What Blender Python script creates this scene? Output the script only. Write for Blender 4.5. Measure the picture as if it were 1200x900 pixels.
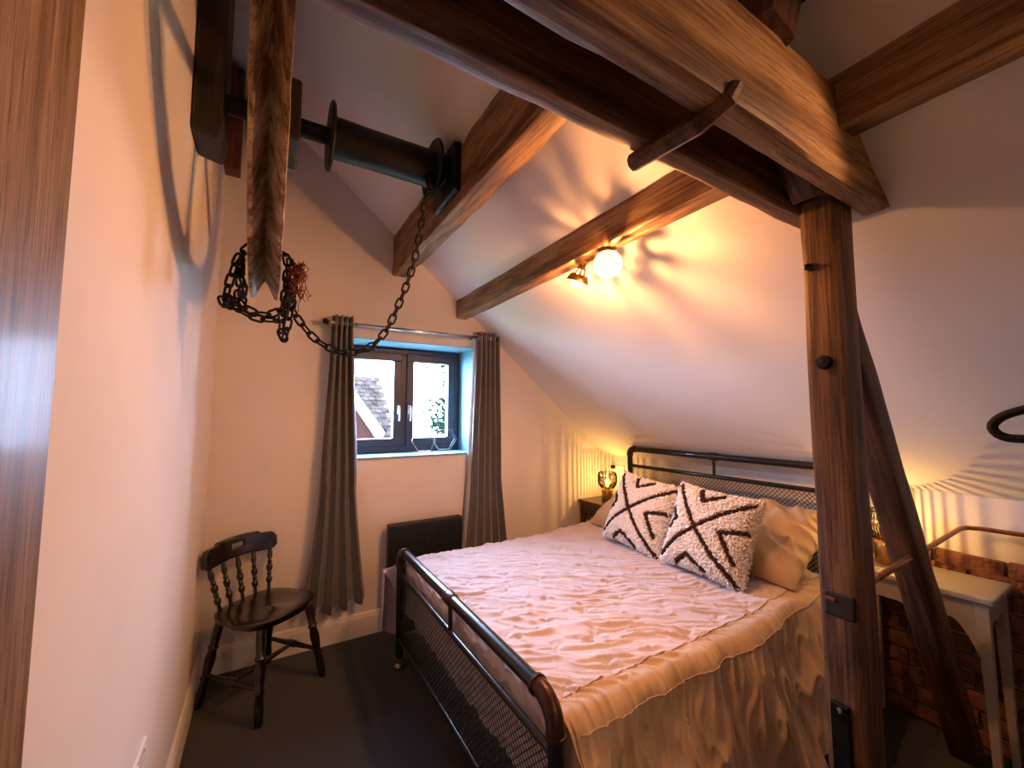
import bpy, math, random
from mathutils import Vector, Matrix, noise

for o in list(bpy.data.objects):
    bpy.data.objects.remove(o, do_unlink=True)
scene = bpy.context.scene
COL = scene.collection
rnd = random.Random(7)
PI = math.pi

# ------------------------------------------------------------------ camera
cam_d = bpy.data.cameras.new('camera')
cam = bpy.data.objects.new('camera', cam_d)
COL.objects.link(cam)
cam.location = (0, 0, 1.45)
cam.rotation_euler = (math.radians(94.3), 0, math.radians(-31))
cam_d.sensor_fit = 'HORIZONTAL'
cam_d.sensor_width = 36
cam_d.lens = 14.4
cam_d.clip_start = 0.02
scene.camera = cam

# ------------------------------------------------------------------ room dimensions
XL, XR, YW, YB = -0.266, 2.77, 2.93, -2.4
def cz(x):                       # height of the sloping ceiling over x
    return 3.39 - 0.833 * x
WIN = (0.45, 1.41, 1.147, 1.98)  # window opening x0 x1 z0 z1
YF = 3.21                        # inner face of the window frame

# ------------------------------------------------------------------ world, exposure
w = bpy.data.worlds.new('world')
scene.world = w
w.use_nodes = True
wn = w.node_tree.nodes
wn['Background'].inputs[0].default_value = (0.52, 0.66, 1.0, 1)
wn['Background'].inputs[1].default_value = 78.0
vs = scene.view_settings
vs.view_transform = 'Standard'
vs.look = 'None'
vs.exposure = 0.35
vs.gamma = 1.0
vs.use_curve_mapping = False

pl = bpy.data.lights.new('window_portal', 'AREA')
pl.shape = 'RECTANGLE'
pl.size, pl.size_y = 0.94, 0.81
pl.cycles.is_portal = True
po = bpy.data.objects.new('window_portal', pl)
COL.objects.link(po)
po.location = (0.93, 3.42, 1.563)
po.rotation_euler = (math.radians(-90), 0, 0)

WARM = (1.0, 0.52, 0.20)

def point_light(name, loc, watts, color, radius, parent=None):
    d = bpy.data.lights.new(name, 'POINT')
    d.energy = watts
    d.color = color
    d.shadow_soft_size = radius
    o = bpy.data.objects.new(name, d)
    COL.objects.link(o)
    o.location = loc
    if parent:
        o.parent = parent
    return o

# ------------------------------------------------------------------ materials
def mat(name):
    m = bpy.data.materials.new(name)
    m.use_nodes = True
    nt = m.node_tree
    return m, nt, nt.nodes['Principled BSDF']

def node(nt, t, **kw):
    n = nt.nodes.new(t)
    for k, v in kw.items():
        if k in n.inputs:
            n.inputs[k].default_value = v
        else:
            setattr(n, k, v)
    return n

def ramp(nt, stops):
    r = nt.nodes.new('ShaderNodeValToRGB')
    e = r.color_ramp.elements
    while len(e) < len(stops):
        e.new(0.5)
    for i, (p, c) in enumerate(stops):
        e[i].position = p
        e[i].color = (*c, 1)
    return r

def plain(name, col, rough=0.5, metal=0.0, var=0.15, scale=20.0, bump=0.0, bscale=None, coat=0.0, sheen=0.0, spec=0.5):
    m, nt, b = mat(name)
    tc = nt.nodes.new('ShaderNodeTexCoord')
    n = node(nt, 'ShaderNodeTexNoise', Scale=scale, Detail=5.0)
    nt.links.new(tc.outputs['Object'], n.inputs['Vector'])
    r = ramp(nt, [(0.3, tuple(c * (1 - var) for c in col)), (0.7, tuple(min(1, c * (1 + var)) for c in col))])
    nt.links.new(n.outputs['Fac'], r.inputs['Fac'])
    nt.links.new(r.outputs['Color'], b.inputs['Base Color'])
    b.inputs['Roughness'].default_value = rough
    b.inputs['Metallic'].default_value = metal
    b.inputs['Coat Weight'].default_value = coat
    b.inputs['Specular IOR Level'].default_value = spec
    if sheen:
        b.inputs['Sheen Weight'].default_value = sheen
    if bump:
        n2 = node(nt, 'ShaderNodeTexNoise', Scale=bscale or scale * 4, Detail=6.0)
        nt.links.new(tc.outputs['Object'], n2.inputs['Vector'])
        bp = node(nt, 'ShaderNodeBump', Strength=bump, Distance=0.01)
        nt.links.new(n2.outputs['Fac'], bp.inputs['Height'])
        nt.links.new(bp.outputs['Normal'], b.inputs['Normal'])
    return m

def wood(name, dark, mid, light, axis=0, rough=0.55, fine=60.0, along=2.0, bump=0.35, coat=0.0, grain=0.9):
    """grain runs along the local axis"""
    m, nt, b = mat(name)
    tc = nt.nodes.new('ShaderNodeTexCoord')
    mp = nt.nodes.new('ShaderNodeMapping')
    sc = [fine, fine, fine]
    sc[axis] = along
    mp.inputs['Scale'].default_value = sc
    nt.links.new(tc.outputs['Object'], mp.inputs['Vector'])
    n = node(nt, 'ShaderNodeTexNoise', Scale=1.0, Detail=7.0, Roughness=0.62, Distortion=0.6)
    nt.links.new(mp.outputs['Vector'], n.inputs['Vector'])
    mp2 = nt.nodes.new('ShaderNodeMapping')
    sc2 = [9.0, 9.0, 9.0]
    sc2[axis] = 1.3
    mp2.inputs['Scale'].default_value = sc2
    nt.links.new(tc.outputs['Object'], mp2.inputs['Vector'])
    n2 = node(nt, 'ShaderNodeTexNoise', Scale=1.0, Detail=4.0, Distortion=1.2)
    nt.links.new(mp2.outputs['Vector'], n2.inputs['Vector'])
    mix = node(nt, 'ShaderNodeMath', operation='MULTIPLY_ADD')
    nt.links.new(n2.outputs['Fac'], mix.inputs[0])
    mix.inputs[1].default_value = 0.55
    ad = node(nt, 'ShaderNodeMath', operation='MULTIPLY')
    nt.links.new(n.outputs['Fac'], ad.inputs[0])
    ad.inputs[1].default_value = 0.45
    nt.links.new(ad.outputs[0], mix.inputs[2])
    r = ramp(nt, [(0.40, dark), (0.495, mid), (0.60, light)])
    nt.links.new(mix.outputs[0], r.inputs['Fac'])
    mp3 = nt.nodes.new('ShaderNodeMapping')
    sc3 = [fine * 3.2] * 3
    sc3[axis] = along * 3.5
    mp3.inputs['Scale'].default_value = sc3
    nt.links.new(tc.outputs['Object'], mp3.inputs['Vector'])
    n3 = node(nt, 'ShaderNodeTexNoise', Scale=1.0, Detail=5.0, Roughness=0.7)
    nt.links.new(mp3.outputs['Vector'], n3.inputs['Vector'])
    r3 = ramp(nt, [(0.36, (0.30, 0.27, 0.25)), (0.50, (0.95, 0.95, 0.95)), (0.70, (1.0, 1.0, 1.0))])
    nt.links.new(n3.outputs['Fac'], r3.inputs['Fac'])
    mu = nt.nodes.new('ShaderNodeMix')
    mu.data_type = 'RGBA'
    mu.blend_type = 'MULTIPLY'
    mu.inputs['Factor'].default_value = grain
    nt.links.new(r.outputs['Color'], mu.inputs['A'])
    nt.links.new(r3.outputs['Color'], mu.inputs['B'])
    nt.links.new(mu.outputs['Result'], b.inputs['Base Color'])
    b.inputs['Roughness'].default_value = rough
    b.inputs['Coat Weight'].default_value = coat
    b.inputs['Coat Roughness'].default_value = 0.15
    bp = node(nt, 'ShaderNodeBump', Strength=bump, Distance=0.006)
    nt.links.new(n.outputs['Fac'], bp.inputs['Height'])
    nt.links.new(bp.outputs['Normal'], b.inputs['Normal'])
    return m

def see_through(name, tint, gloss, rough=0.03, emit=None, estr=0.0):
    """thin clear glass: mostly transparent with a reflecting surface"""
    m = bpy.data.materials.new(name)
    m.use_nodes = True
    nt = m.node_tree
    for n in list(nt.nodes):
        nt.nodes.remove(n)
    out = nt.nodes.new('ShaderNodeOutputMaterial')
    tr = nt.nodes.new('ShaderNodeBsdfTransparent')
    tr.inputs[0].default_value = (*tint, 1)
    gl = nt.nodes.new('ShaderNodeBsdfGlossy')
    gl.inputs['Roughness'].default_value = rough
    mx = nt.nodes.new('ShaderNodeMixShader')
    mx.inputs[0].default_value = gloss
    nt.links.new(tr.outputs[0], mx.inputs[1])
    nt.links.new(gl.outputs[0], mx.inputs[2])
    last = mx
    if emit:
        em = nt.nodes.new('ShaderNodeEmission')
        em.inputs[0].default_value = (*emit, 1)
        em.inputs[1].default_value = estr
        a = nt.nodes.new('ShaderNodeAddShader')
        nt.links.new(mx.outputs[0], a.inputs[0])
        nt.links.new(em.outputs[0], a.inputs[1])
        last = a
    nt.links.new(last.outputs[0], out.inputs[0])
    return m

def glow(name, col, strength):
    m, nt, b = mat(name)
    b.inputs['Base Color'].default_value = (*col, 1)
    b.inputs['Emission Color'].default_value = (*col, 1)
    b.inputs['Emission Strength'].default_value = strength
    return m

M = {}
M['plaster'] = plain('plaster', (0.78, 0.74, 0.70), 0.92, var=0.02, scale=3, bump=0.04, bscale=60, spec=0.2)
M['reveal'] = plain('reveal_daylight_tint', (0.20, 0.36, 0.46), 0.7, var=0.02, scale=4, spec=0.3)  # cyan of the daylight put into the colour of a white recess
M['skirting'] = plain('skirting_paint', (0.78, 0.76, 0.72), 0.45, var=0.03, scale=6)
M['carpet'] = plain('charcoal_carpet', (0.013, 0.0145, 0.020), 0.95, var=0.5, scale=160, bump=0.6, bscale=380, sheen=0.25, spec=0.1)
M['oak'] = wood('old_oak', (0.045, 0.017, 0.006), (0.155, 0.068, 0.025), (0.30, 0.15, 0.06))
M['oak_dark'] = wood('dark_oak', (0.030, 0.010, 0.004), (0.085, 0.032, 0.012), (0.16, 0.07, 0.028))
M['oak_pale'] = wood('worn_oak', (0.09, 0.036, 0.014), (0.24, 0.12, 0.048), (0.42, 0.25, 0.12))
M['oak_board'] = wood('varnished_board', (0.14, 0.078, 0.036), (0.23, 0.138, 0.068), (0.32, 0.21, 0.115), axis=2, rough=0.5, fine=90, along=2.5, bump=0.15, coat=0.05)
M['oak_board'].node_tree.nodes['Principled BSDF'].inputs['Specular IOR Level'].default_value = 0.3
M['wheel'] = wood('wheel_timber', (0.07, 0.032, 0.016), (0.26, 0.16, 0.09), (0.52, 0.40, 0.27), axis=2, rough=0.6, fine=80, along=6)
M['black_wood'] = wood('black_timber', (0.008, 0.005, 0.004), (0.018, 0.011, 0.008), (0.035, 0.02, 0.013), axis=2)
M['red_wood'] = wood('red_timber', (0.05, 0.012, 0.006), (0.12, 0.03, 0.014), (0.18, 0.05, 0.02), axis=2)
M['iron'] = plain('black_iron', (0.012, 0.012, 0.013), 0.45, 0.6, var=0.3, scale=30, bump=0.1)
M['chain'] = plain('chain_iron', (0.009, 0.007, 0.007), 0.55, 0.5, var=0.4, scale=60)
M['bed_metal'] = plain('black_tube', (0.010, 0.011, 0.013), 0.28, 0.3, var=0.2, scale=30, coat=0.3)
M['bronze'] = plain('bronze_fitting', (0.060, 0.028, 0.018), 0.35, 0.6, var=0.4, scale=40)
M['foot_metal'] = plain('nickel_foot', (0.40, 0.33, 0.25), 0.3, 0.9, var=0.2)
M['chair'] = wood('ebonised_wood', (0.004, 0.003, 0.003), (0.009, 0.006, 0.005), (0.020, 0.011, 0.008), axis=2, rough=0.22, bump=0.05, coat=0.6)
M['curtain'] = plain('grey_satin', (0.110, 0.103, 0.103), 0.42, var=0.12, scale=14, bump=0.06, bscale=500, sheen=0.5)
M['lining'] = plain('curtain_lining', (0.40, 0.40, 0.40), 0.55, var=0.1, scale=10)
M['heater'] = plain('heater_black', (0.006, 0.006, 0.007), 0.5, var=0.2, scale=30)
M['upvc'] = plain('anthracite_frame', (0.028, 0.040, 0.050), 0.38, var=0.08, scale=30)
M['white_plastic'] = plain('white_plastic', (0.80, 0.80, 0.78), 0.35, var=0.03)
M['chrome'] = plain('chrome', (0.62, 0.60, 0.58), 0.2, 0.95, var=0.05)
M['quilt'] = plain('quilt_cotton', (0.57, 0.49, 0.515), 0.75, var=0.05, scale=9, bump=0.08, bscale=700, sheen=0.3)
M['border'] = plain('quilt_border', (0.50, 0.365, 0.24), 0.6, var=0.06, scale=9, bump=0.06, bscale=700, sheen=0.3)
M['pillow'] = plain('tan_pillowcase', (0.52, 0.37, 0.22), 0.6, var=0.05, scale=9, sheen=0.2)
M['sheet'] = plain('mattress_cloth', (0.62, 0.60, 0.56), 0.8, var=0.05)
M['wool'] = plain('cream_wool', (0.85, 0.80, 0.75), 0.95, var=0.10, scale=90, sheen=0.4, spec=0.1)
M['wool_dark'] = plain('brown_wool', (0.050, 0.026, 0.022), 0.95, var=0.3, scale=90, spec=0.1)
M['cream_paint'] = plain('stone_paint', (0.36, 0.33, 0.26), 0.5, var=0.08, scale=12)
M['stand_dark'] = wood('walnut_stand', (0.02, 0.009, 0.005), (0.055, 0.024, 0.011), (0.10, 0.045, 0.02), axis=1, rough=0.4, bump=0.1)
M['brick'] = plain('red_brick', (0.19, 0.075, 0.042), 0.9, var=0.5, scale=14, bump=0.8, bscale=60)
M['mortar'] = plain('mortar', (0.38, 0.31, 0.24), 0.95, var=0.2, scale=30, bump=0.6)
M['brass'] = plain('aged_brass', (0.42, 0.25, 0.09), 0.35, 0.9, var=0.25, scale=30)
M['copper'] = plain('copper_pipe', (0.40, 0.18, 0.08), 0.35, 0.8, var=0.2, scale=30)
M['twine'] = plain('red_twine', (0.14, 0.020, 0.012), 0.8, var=0.4, scale=50)
M['velvet'] = plain('black_velvet', (0.006, 0.006, 0.007), 0.9, var=0.2)
M['pane'] = see_through('window_glass', (0.97, 0.99, 0.98), 0.06, 0.01)
M['jar'] = see_through('clear_jar', (0.97, 0.94, 0.88), 0.05, 0.05)
M['flute'] = see_through('amber_flute', (0.26, 0.18, 0.09), 0.08, 0.1)
M['bulb_glass'] = see_through('bulb_glass', (1.0, 0.95, 0.85), 0.03, 0.05, (1.0, 0.50, 0.10), 2.2)
M['filament'] = glow('filament', (1.0, 0.62, 0.22), 45.0)
M['house_brick'] = plain('neighbour_brick', (0.012, 0.005, 0.004), 0.9, var=0.2, scale=6, spec=0.0)
M['roof_tile'] = plain('neighbour_tile', (0.016, 0.0125, 0.0105), 0.9, var=0.6, scale=5, spec=0.0)
M['white_board'] = plain('white_board', (0.8, 0.8, 0.8), 0.6, var=0.03)
M['gutter'] = plain('grey_gutter', (0.004, 0.005, 0.006), 0.5, var=0.1, spec=0.0)
M['leaf'] = plain('leaf_green', (0.0026, 0.0105, 0.0045), 0.9, var=0.6, scale=3, spec=0.0)
M['bark'] = plain('bark', (0.02, 0.015, 0.01), 0.9, var=0.4, spec=0.0)
M['lawn'] = plain('lawn', (0.09, 0.15, 0.05), 0.95, var=0.4, scale=2)

# ------------------------------------------------------------------ mesh helpers
class MB:
    def __init__(self):
        self.v, self.f, self.m = [], [], []

    def add(self, vs, fs, mi=0, X=None):
        b = len(self.v)
        for p in vs:
            p = Vector(p)
            self.v.append(X @ p if X else p)
        for f in fs:
            self.f.append([i + b for i in f])
            self.m.append(mi)
        return self

    def box(self, x0, x1, y0, y1, z0, z1, mi=0, X=None):
        vs = [(x, y, z) for z in (z0, z1) for y in (y0, y1) for x in (x0, x1)]
        fs = [(0, 2, 3, 1), (4, 5, 7, 6), (0, 1, 5, 4), (2, 6, 7, 3), (0, 4, 6, 2), (1, 3, 7, 5)]
        return self.add(vs, fs, mi, X)

    def tube(self, pts, r, n=8, closed=False, mi=0, X=None, caps=True):
        pts = [Vector(p) for p in pts]
        k = len(pts)
        rs = r if isinstance(r, (list, tuple)) else [r] * k
        tang = []
        for i in range(k):
            a = pts[(i - 1) % k] if (closed or i > 0) else pts[i]
            c = pts[(i + 1) % k] if (closed or i < k - 1) else pts[i]
            t = c - a
            tang.append(t.normalized() if t.length > 1e-9 else Vector((0, 0, 1)))
        up = Vector((0, 0, 1)) if abs(tang[0].z) < 0.9 else Vector((1, 0, 0))
        nrm = (up - tang[0] * up.dot(tang[0])).normalized()
        vs, fs = [], []
        for i in range(k):
            if i:
                nrm = nrm - tang[i] * nrm.dot(tang[i])
                nrm = nrm.normalized() if nrm.length > 1e-6 else tang[i].orthogonal().normalized()
            bi = tang[i].cross(nrm)
            for j in range(n):
                a = 2 * PI * j / n
                vs.append(pts[i] + (nrm * math.cos(a) + bi * math.sin(a)) * rs[i])
        last = k if closed else k - 1
        for i in range(last):
            i2 = (i + 1) % k
            for j in range(n):
                j2 = (j + 1) % n
                fs.append((i * n + j, i * n + j2, i2 * n + j2, i2 * n + j))
        if caps and not closed:
            fs.append(tuple(reversed(range(n))))
            fs.append(tuple(range((k - 1) * n, k * n)))
        return self.add(vs, fs, mi, X)

    def lathe(self, prof, n=24, mi=0, X=None, skip=None, closed_prof=False):
        """profile of (radius, z) turned about local z; skip(i, j) leaves a face out"""
        vs, fs = [], []
        for r, z in prof:
            for j in range(n):
                a = 2 * PI * j / n
                vs.append((r * math.cos(a), r * math.sin(a), z))
        k = len(prof)
        for i in range(k if closed_prof else k - 1):
            i2 = (i + 1) % k
            for j in range(n):
                if skip and skip(i, j):
                    continue
                j2 = (j + 1) % n
                fs.append((i * n + j, i * n + j2, i2 * n + j2, i2 * n + j))
        return self.add(vs, fs, mi, X)

    def prism(self, poly, axis, a0, a1, mi=0, X=None):
        """2-D polygon extruded along an axis"""
        def p3(u, v, a):
            return ((a, u, v), (u, a, v), (u, v, a))[axis]
        k = len(poly)
        vs = [p3(u, v, a0) for u, v in poly] + [p3(u, v, a1) for u, v in poly]
        fs = [tuple(reversed(range(k))), tuple(range(k, 2 * k))]
        fs += [(i, (i + 1) % k, k + (i + 1) % k, k + i) for i in range(k)]
        return self.add(vs, fs, mi, X)

    def grid(self, fn, nu, nv, mi=0, X=None, keep=None):
        vs = [fn(i / nu, j / nv) for j in range(nv + 1) for i in range(nu + 1)]
        fs = []
        for j in range(nv):
            for i in range(nu):
                if keep and not keep(i, j):
                    continue
                a = j * (nu + 1) + i
                fs.append((a, a + 1, a + nu + 2, a + nu + 1))
        return self.add(vs, fs, mi, X)

    def build(self, name, mats, parent=None, world=True, smooth=False, bevel=0.0, solid=0.0, fix=True):
        off = Vector((0, 0, 0))
        if parent is not None and world:
            p = parent
            while p is not None:
                off += p.location
                p = p.parent
        me = bpy.data.meshes.new(name)
        me.from_pydata([tuple(v - off) for v in self.v], [], self.f)
        if not isinstance(mats, (list, tuple)):
            mats = [mats]
        for m in mats:
            me.materials.append(M[m] if isinstance(m, str) else m)
        me.polygons.foreach_set('material_index', self.m)
        if fix:
            import bmesh
            bm = bmesh.new()
            bm.from_mesh(me)
            bmesh.ops.recalc_face_normals(bm, faces=bm.faces)
            bm.to_mesh(me)
            bm.free()
        if smooth:
            me.polygons.foreach_set('use_smooth', [True] * len(me.polygons))
        me.update()
        o = bpy.data.objects.new(name, me)
        COL.objects.link(o)
        if parent is not None:
            o.parent = parent
        if bevel:
            b = o.modifiers.new('bevel', 'BEVEL')
            b.width = bevel
            b.segments = 2
            b.limit_method = 'ANGLE'
            b.angle_limit = math.radians(40)
        if solid:
            s = o.modifiers.new('solid', 'SOLIDIFY')
            s.thickness = solid
            s.offset = 0
        return o

def autosmooth(o, ang=40):
    me = o.data
    me.polygons.foreach_set('use_smooth', [True] * len(me.polygons))
    me.set_sharp_from_angle(angle=math.radians(ang))
    return o

def tag(o, label, cat, group=None):
    o['label'] = label
    o['category'] = cat
    if group:
        o['group'] = group
    return o

def thing(name, label, cat, loc=(0, 0, 0), rot=(0, 0, 0), group=None):
    o = bpy.data.objects.new(name, None)
    COL.objects.link(o)
    o.location = loc
    o.rotation_euler = rot
    o.empty_display_size = 0.1
    return tag(o, label, cat, group)

def struct(o):
    o['kind'] = 'structure'
    return o

def aim(loc, direction, roll_up=(0, 0, 1)):
    """matrix whose local +z points along direction"""
    z = Vector(direction).normalized()
    up = Vector(roll_up)
    if abs(z.dot(up)) > 0.99:
        up = Vector((0, 1, 0))
    x = up.cross(z).normalized()
    y = z.cross(x)
    m = Matrix((x, y, z)).transposed().to_4x4()
    m.translation = Vector(loc)
    return m

def nz(x, y=0.0, z=0.0):
    return noise.noise(Vector((x, y, z)))

# ------------------------------------------------------------------ the room
T = 0.12
b = MB().box(XL - T, XR + T, YB - T, YW + 0.5, -0.15, 0.0)
struct(b.build('floor', 'carpet'))
b = MB().prism([(YB - T, -0.15), (YW + 0.5, -0.15), (YW + 0.5, 3.8), (YB - T, 3.8)], 0, XL - T, XL)
struct(b.build('wall_left', 'plaster'))
# window wall with its opening
x0, x1, z0, z1 = WIN
b = MB()
b.box(XL, x0, YW, YW + 0.5, 0, 3.75)
b.box(x1, XR + T, YW, YW + 0.5, 0, 3.75)
b.box(x0, x1, YW, YW + 0.5, 0, z0)
b.box(x0, x1, YW, YW + 0.5, z1, 3.75)
wallw = struct(b.build('wall_window', 'plaster'))
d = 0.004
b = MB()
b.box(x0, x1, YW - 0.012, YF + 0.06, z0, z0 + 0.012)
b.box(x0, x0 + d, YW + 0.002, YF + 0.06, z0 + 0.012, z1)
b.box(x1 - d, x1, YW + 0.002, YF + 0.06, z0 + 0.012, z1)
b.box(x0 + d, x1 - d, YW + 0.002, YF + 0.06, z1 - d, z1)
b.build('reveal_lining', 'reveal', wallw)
b = MB().box(XL, XR, YB - T, YB, 0, 3.7)
struct(b.build('wall_back', 'plaster'))
wallr = struct(MB().box(XR, XR + T, YB, YW, 0, cz(XR) + 0.05).build('wall_right', 'plaster'))
b = MB().prism([(XL - T, cz(XL - T)), (XR + T, cz(XR + T)), (XR + T, cz(XR + T) + 0.18), (XL - T, cz(XL - T) + 0.18)], 1, YB - T, YW + 0.5)
struct(b.build('ceiling', 'plaster'))
# baseboards
def skirting(name, poly_axis, a0, a1, sgn, base):
    prof = [(0, 0), (sgn * 0.018, 0), (sgn * 0.018, 0.115), (sgn * 0.010, 0.140), (0, 0.145)]
    poly = [(base + u, v) for u, v in prof]
    return struct(MB().prism(poly, poly_axis, a0, a1).build(name, 'skirting'))
skirting('baseboard_window', 0, XL, XR, -1, YW)
skirting('baseboard_left', 1, YB, YW - 0.02, 1, XL)

# exposed brick low on the knee wall
MB().box(XR - 0.016, XR, -0.9, 1.06, 0.0, 0.800).build('mortar', 'mortar', wallr)
bme = []
for k in range(5):
    bb = MB()
    rr = random.Random(k)
    L_, H_, D_ = 0.212, 0.066, 0.034
    for _ in range(1):
        vs = []
        for i in range(5):
            for (yy, zz) in ((0, 0), (D_, 0), (D_, H_), (0, H_)):
                vs.append((-yy + rr.uniform(-.003, .003), i / 4 * L_ + rr.uniform(-.003, .003), zz + rr.uniform(-.003, .003)))
        fs = []
        for i in range(4):
            for j in range(4):
                fs.append((i * 4 + j, i * 4 + (j + 1) % 4, i * 4 + 4 + (j + 1) % 4, i * 4 + 4 + j))
        fs += [(0, 1, 2, 3), (16, 19, 18, 17)]
        bb.add(vs, fs)
    o = bb.build('brick', 'brick', wallr, bevel=0.004)
    bme.append(o)
first = list(bme)
nrow = 11
for r_ in range(nrow):
    off = 0.112 if r_ % 2 else 0.0
    for c in range(9):
        y = -0.88 + off + c * 0.224
        if y + 0.212 > 1.05:
            continue
        src = bme[rnd.randrange(5)]
        if first:
            o = first.pop()
        else:
            o = src.copy()
            COL.objects.link(o)
            o.parent = wallr
        z = 0.008 + r_ * 0.0765
        o.location = (XR - 0.001 - rnd.uniform(0, 0.005) - (0.028 if r_ == nrow - 1 else 0.0), y, z - (0.02 if r_ == nrow - 1 else 0) )
        if r_ == nrow - 1:
            o.rotation_euler = (rnd.uniform(-.02, .02), 0, rnd.uniform(-.05, .05))
            o.location.x = XR - 0.004

# ------------------------------------------------------------------ window
win = bpy.data.objects.new('window_1', None)
COL.objects.link(win)
win.location = (0.93, YF, z0)
win['kind'] = 'structure'
win['label'] = 'anthracite casement window with two opening sashes'
fy0, fy1 = YF, YF + 0.075
wx0, wx1, wz0, wz1 = x0 + 0.005, x1 - 0.005, z0 + 0.012, z1 - 0.005
def rect_frame(mb, a0, a1, c0, c1, t, y0, y1, bt=None):
    bt = bt or t
    mb.box(a0, a1, y0, y1, c0, c0 + bt)
    mb.box(a0, a1, y0, y1, c1 - t, c1)
    mb.box(a0, a0 + t, y0, y1, c0 + bt, c1 - t)
    mb.box(a1 - t, a1, y0, y1, c0 + bt, c1 - t)
b = MB()
rect_frame(b, wx0, wx1, wz0, wz1, 0.050, fy0, fy1, 0.058)
b.build('window_frame', 'upvc', win, bevel=0.006)
MB().box(0.905, 0.955, fy0 + 0.004, fy1, wz0 + 0.058, wz1 - 0.05).build('mullion', 'upvc', win, bevel=0.006)
MB().box(0.70, 1.16, fy0 - 0.016, fy0 + 0.01, wz1 - 0.036, wz1 - 0.014).build('trickle_vent', 'upvc', win, bevel=0.005)
for k, (a0, a1) in enumerate(((wx0 + 0.045, 0.910), (0.950, wx1 - 0.045))):
    b = MB()
    rect_frame(b, a0, a1, wz0 + 0.050, wz1 - 0.045, 0.060, fy0 - 0.012, fy1 - 0.02)
    s = b.build('sash', 'upvc', win, bevel=0.007)
    MB().box(a0 + 0.055, a1 - 0.055, fy0 + 0.022, fy0 + 0.028, wz0 + 0.105, wz1 - 0.100).build('pane', 'pane', s)
    hx = a1 - 0.022 if k == 0 else a0 + 0.022
    hb = MB().box(hx - 0.011, hx + 0.011, fy0 - 0.028, fy0 - 0.012, 1.455, 1.525)
    hb.tube([(hx, fy0 - 0.026, 1.51), (hx, fy0 - 0.046, 1.51), (hx, fy0 - 0.050, 1.50), (hx, fy0 - 0.048, 1.40)], [0.008, 0.008, 0.009, 0.007], 8)
    hb.build('handle', 'white_plastic', s, bevel=0.002)

# ------------------------------------------------------------------ timbers
def timber(name, p0, p1, w, h, m, label, cat='beam', seed=0, wav=0.006, up=(0, 0, 1), seg=0.05, ceil=None, round_=0.012, group=None, xmin=None):
    """a hewn timber: local x runs along the grain"""
    p0, p1 = Vector(p0), Vector(p1)
    L = (p1 - p0).length
    ax = (p1 - p0).normalized()
    upv = Vector(up)
    zz = (upv - ax * upv.dot(ax)).normalized()
    yy = zz.cross(ax)
    fr = Matrix((ax, yy, zz)).transposed().to_4x4()
    fr.translation = p0
    r = round_
    sec = []
    for sx, sz in ((-1, -1), (1, -1), (1, 1), (-1, 1)):
        cx, cz_ = sx * (w / 2 - r), sz * (h / 2 - r)
        a0 = {(-1, -1): PI, (1, -1): 1.5 * PI, (1, 1): 0, (-1, 1): 0.5 * PI}[(sx, sz)]
        for k in range(3):
            a = a0 + k * PI / 4
            sec.append((cx + r * math.cos(a), cz_ + r * math.sin(a)))
    # points along the flats
    full = []
    for i in range(12):
        a, c = sec[i], sec[(i + 1) % 12]
        full.append(a)
        if i % 3 == 2:
            for t in (0.33, 0.67):
                full.append((a[0] + (c[0] - a[0]) * t, a[1] + (c[1] - a[1]) * t))
    n = len(full)
    k = max(2, int(L / seg))
    vs, fs = [], []
    inv = fr.inverted()
    for i in range(k + 1):
        s = L * i / k
        for (u, v) in full:
            du = wav * (nz(s * 2.2, u * 9 + seed * 3.1, v * 9) + 0.6 * nz(s * 9, u * 30 + seed, v * 30))
            dv = wav * (nz(s * 2.2 + 40, u * 9 + seed * 3.1, v * 9) + 0.6 * nz(s * 9 + 70, u * 30 + seed, v * 30))
            edge = abs(u) > w * 0.38 and abs(v) > h * 0.38
            if edge:
                e = max(0, nz(s * 3.0 + seed * 5, (1 if u > 0 else -1) * 7.0, (1 if v > 0 else -1) * 3.0)) * wav * 2.2
                du -= math.copysign(e, u)
                dv -= math.copysign(e, v)
            p = Vector((s, u + du, v + dv))
            if ceil is not None:
                q = fr @ p
                q.z = min(q.z, cz(q.x) + ceil)
                p = inv @ q
            if xmin is not None:
                q = fr @ p
                q.x = max(q.x, xmin)
                p = inv @ q
            vs.append(p)
    for i in range(k):
        for j in range(n):
            fs.append((i * n + j, i * n + (j + 1) % n, (i + 1) * n + (j + 1) % n, (i + 1) * n + j))
    fs.append(tuple(reversed(range(n))))
    fs.append(tuple(range(k * n, (k + 1) * n)))
    o = MB().add(vs, fs).build(name, m)
    autosmooth(o, 35)
    o.matrix_world = fr
    if label:
        tag(o, label, cat, group)
    return o

# two purlins run with the roof; the lower one carries the spot lamps
timber('roof_purlin', (0.808, YW, 2.60), (0.808, 0.66, 2.60), 0.115, 0.29, 'oak_pale', 'thick brown roof timber that carries the iron winch shaft', seed=1, ceil=0.01, wav=0.007)
timber('roof_purlin', (1.300, YW, 2.275), (1.300, -1.6, 2.275), 0.095, 0.15, 'oak_pale', 'slim brown roof timber that carries the pair of glowing spot lamps', seed=2, ceil=0.01, wav=0.003)
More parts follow.
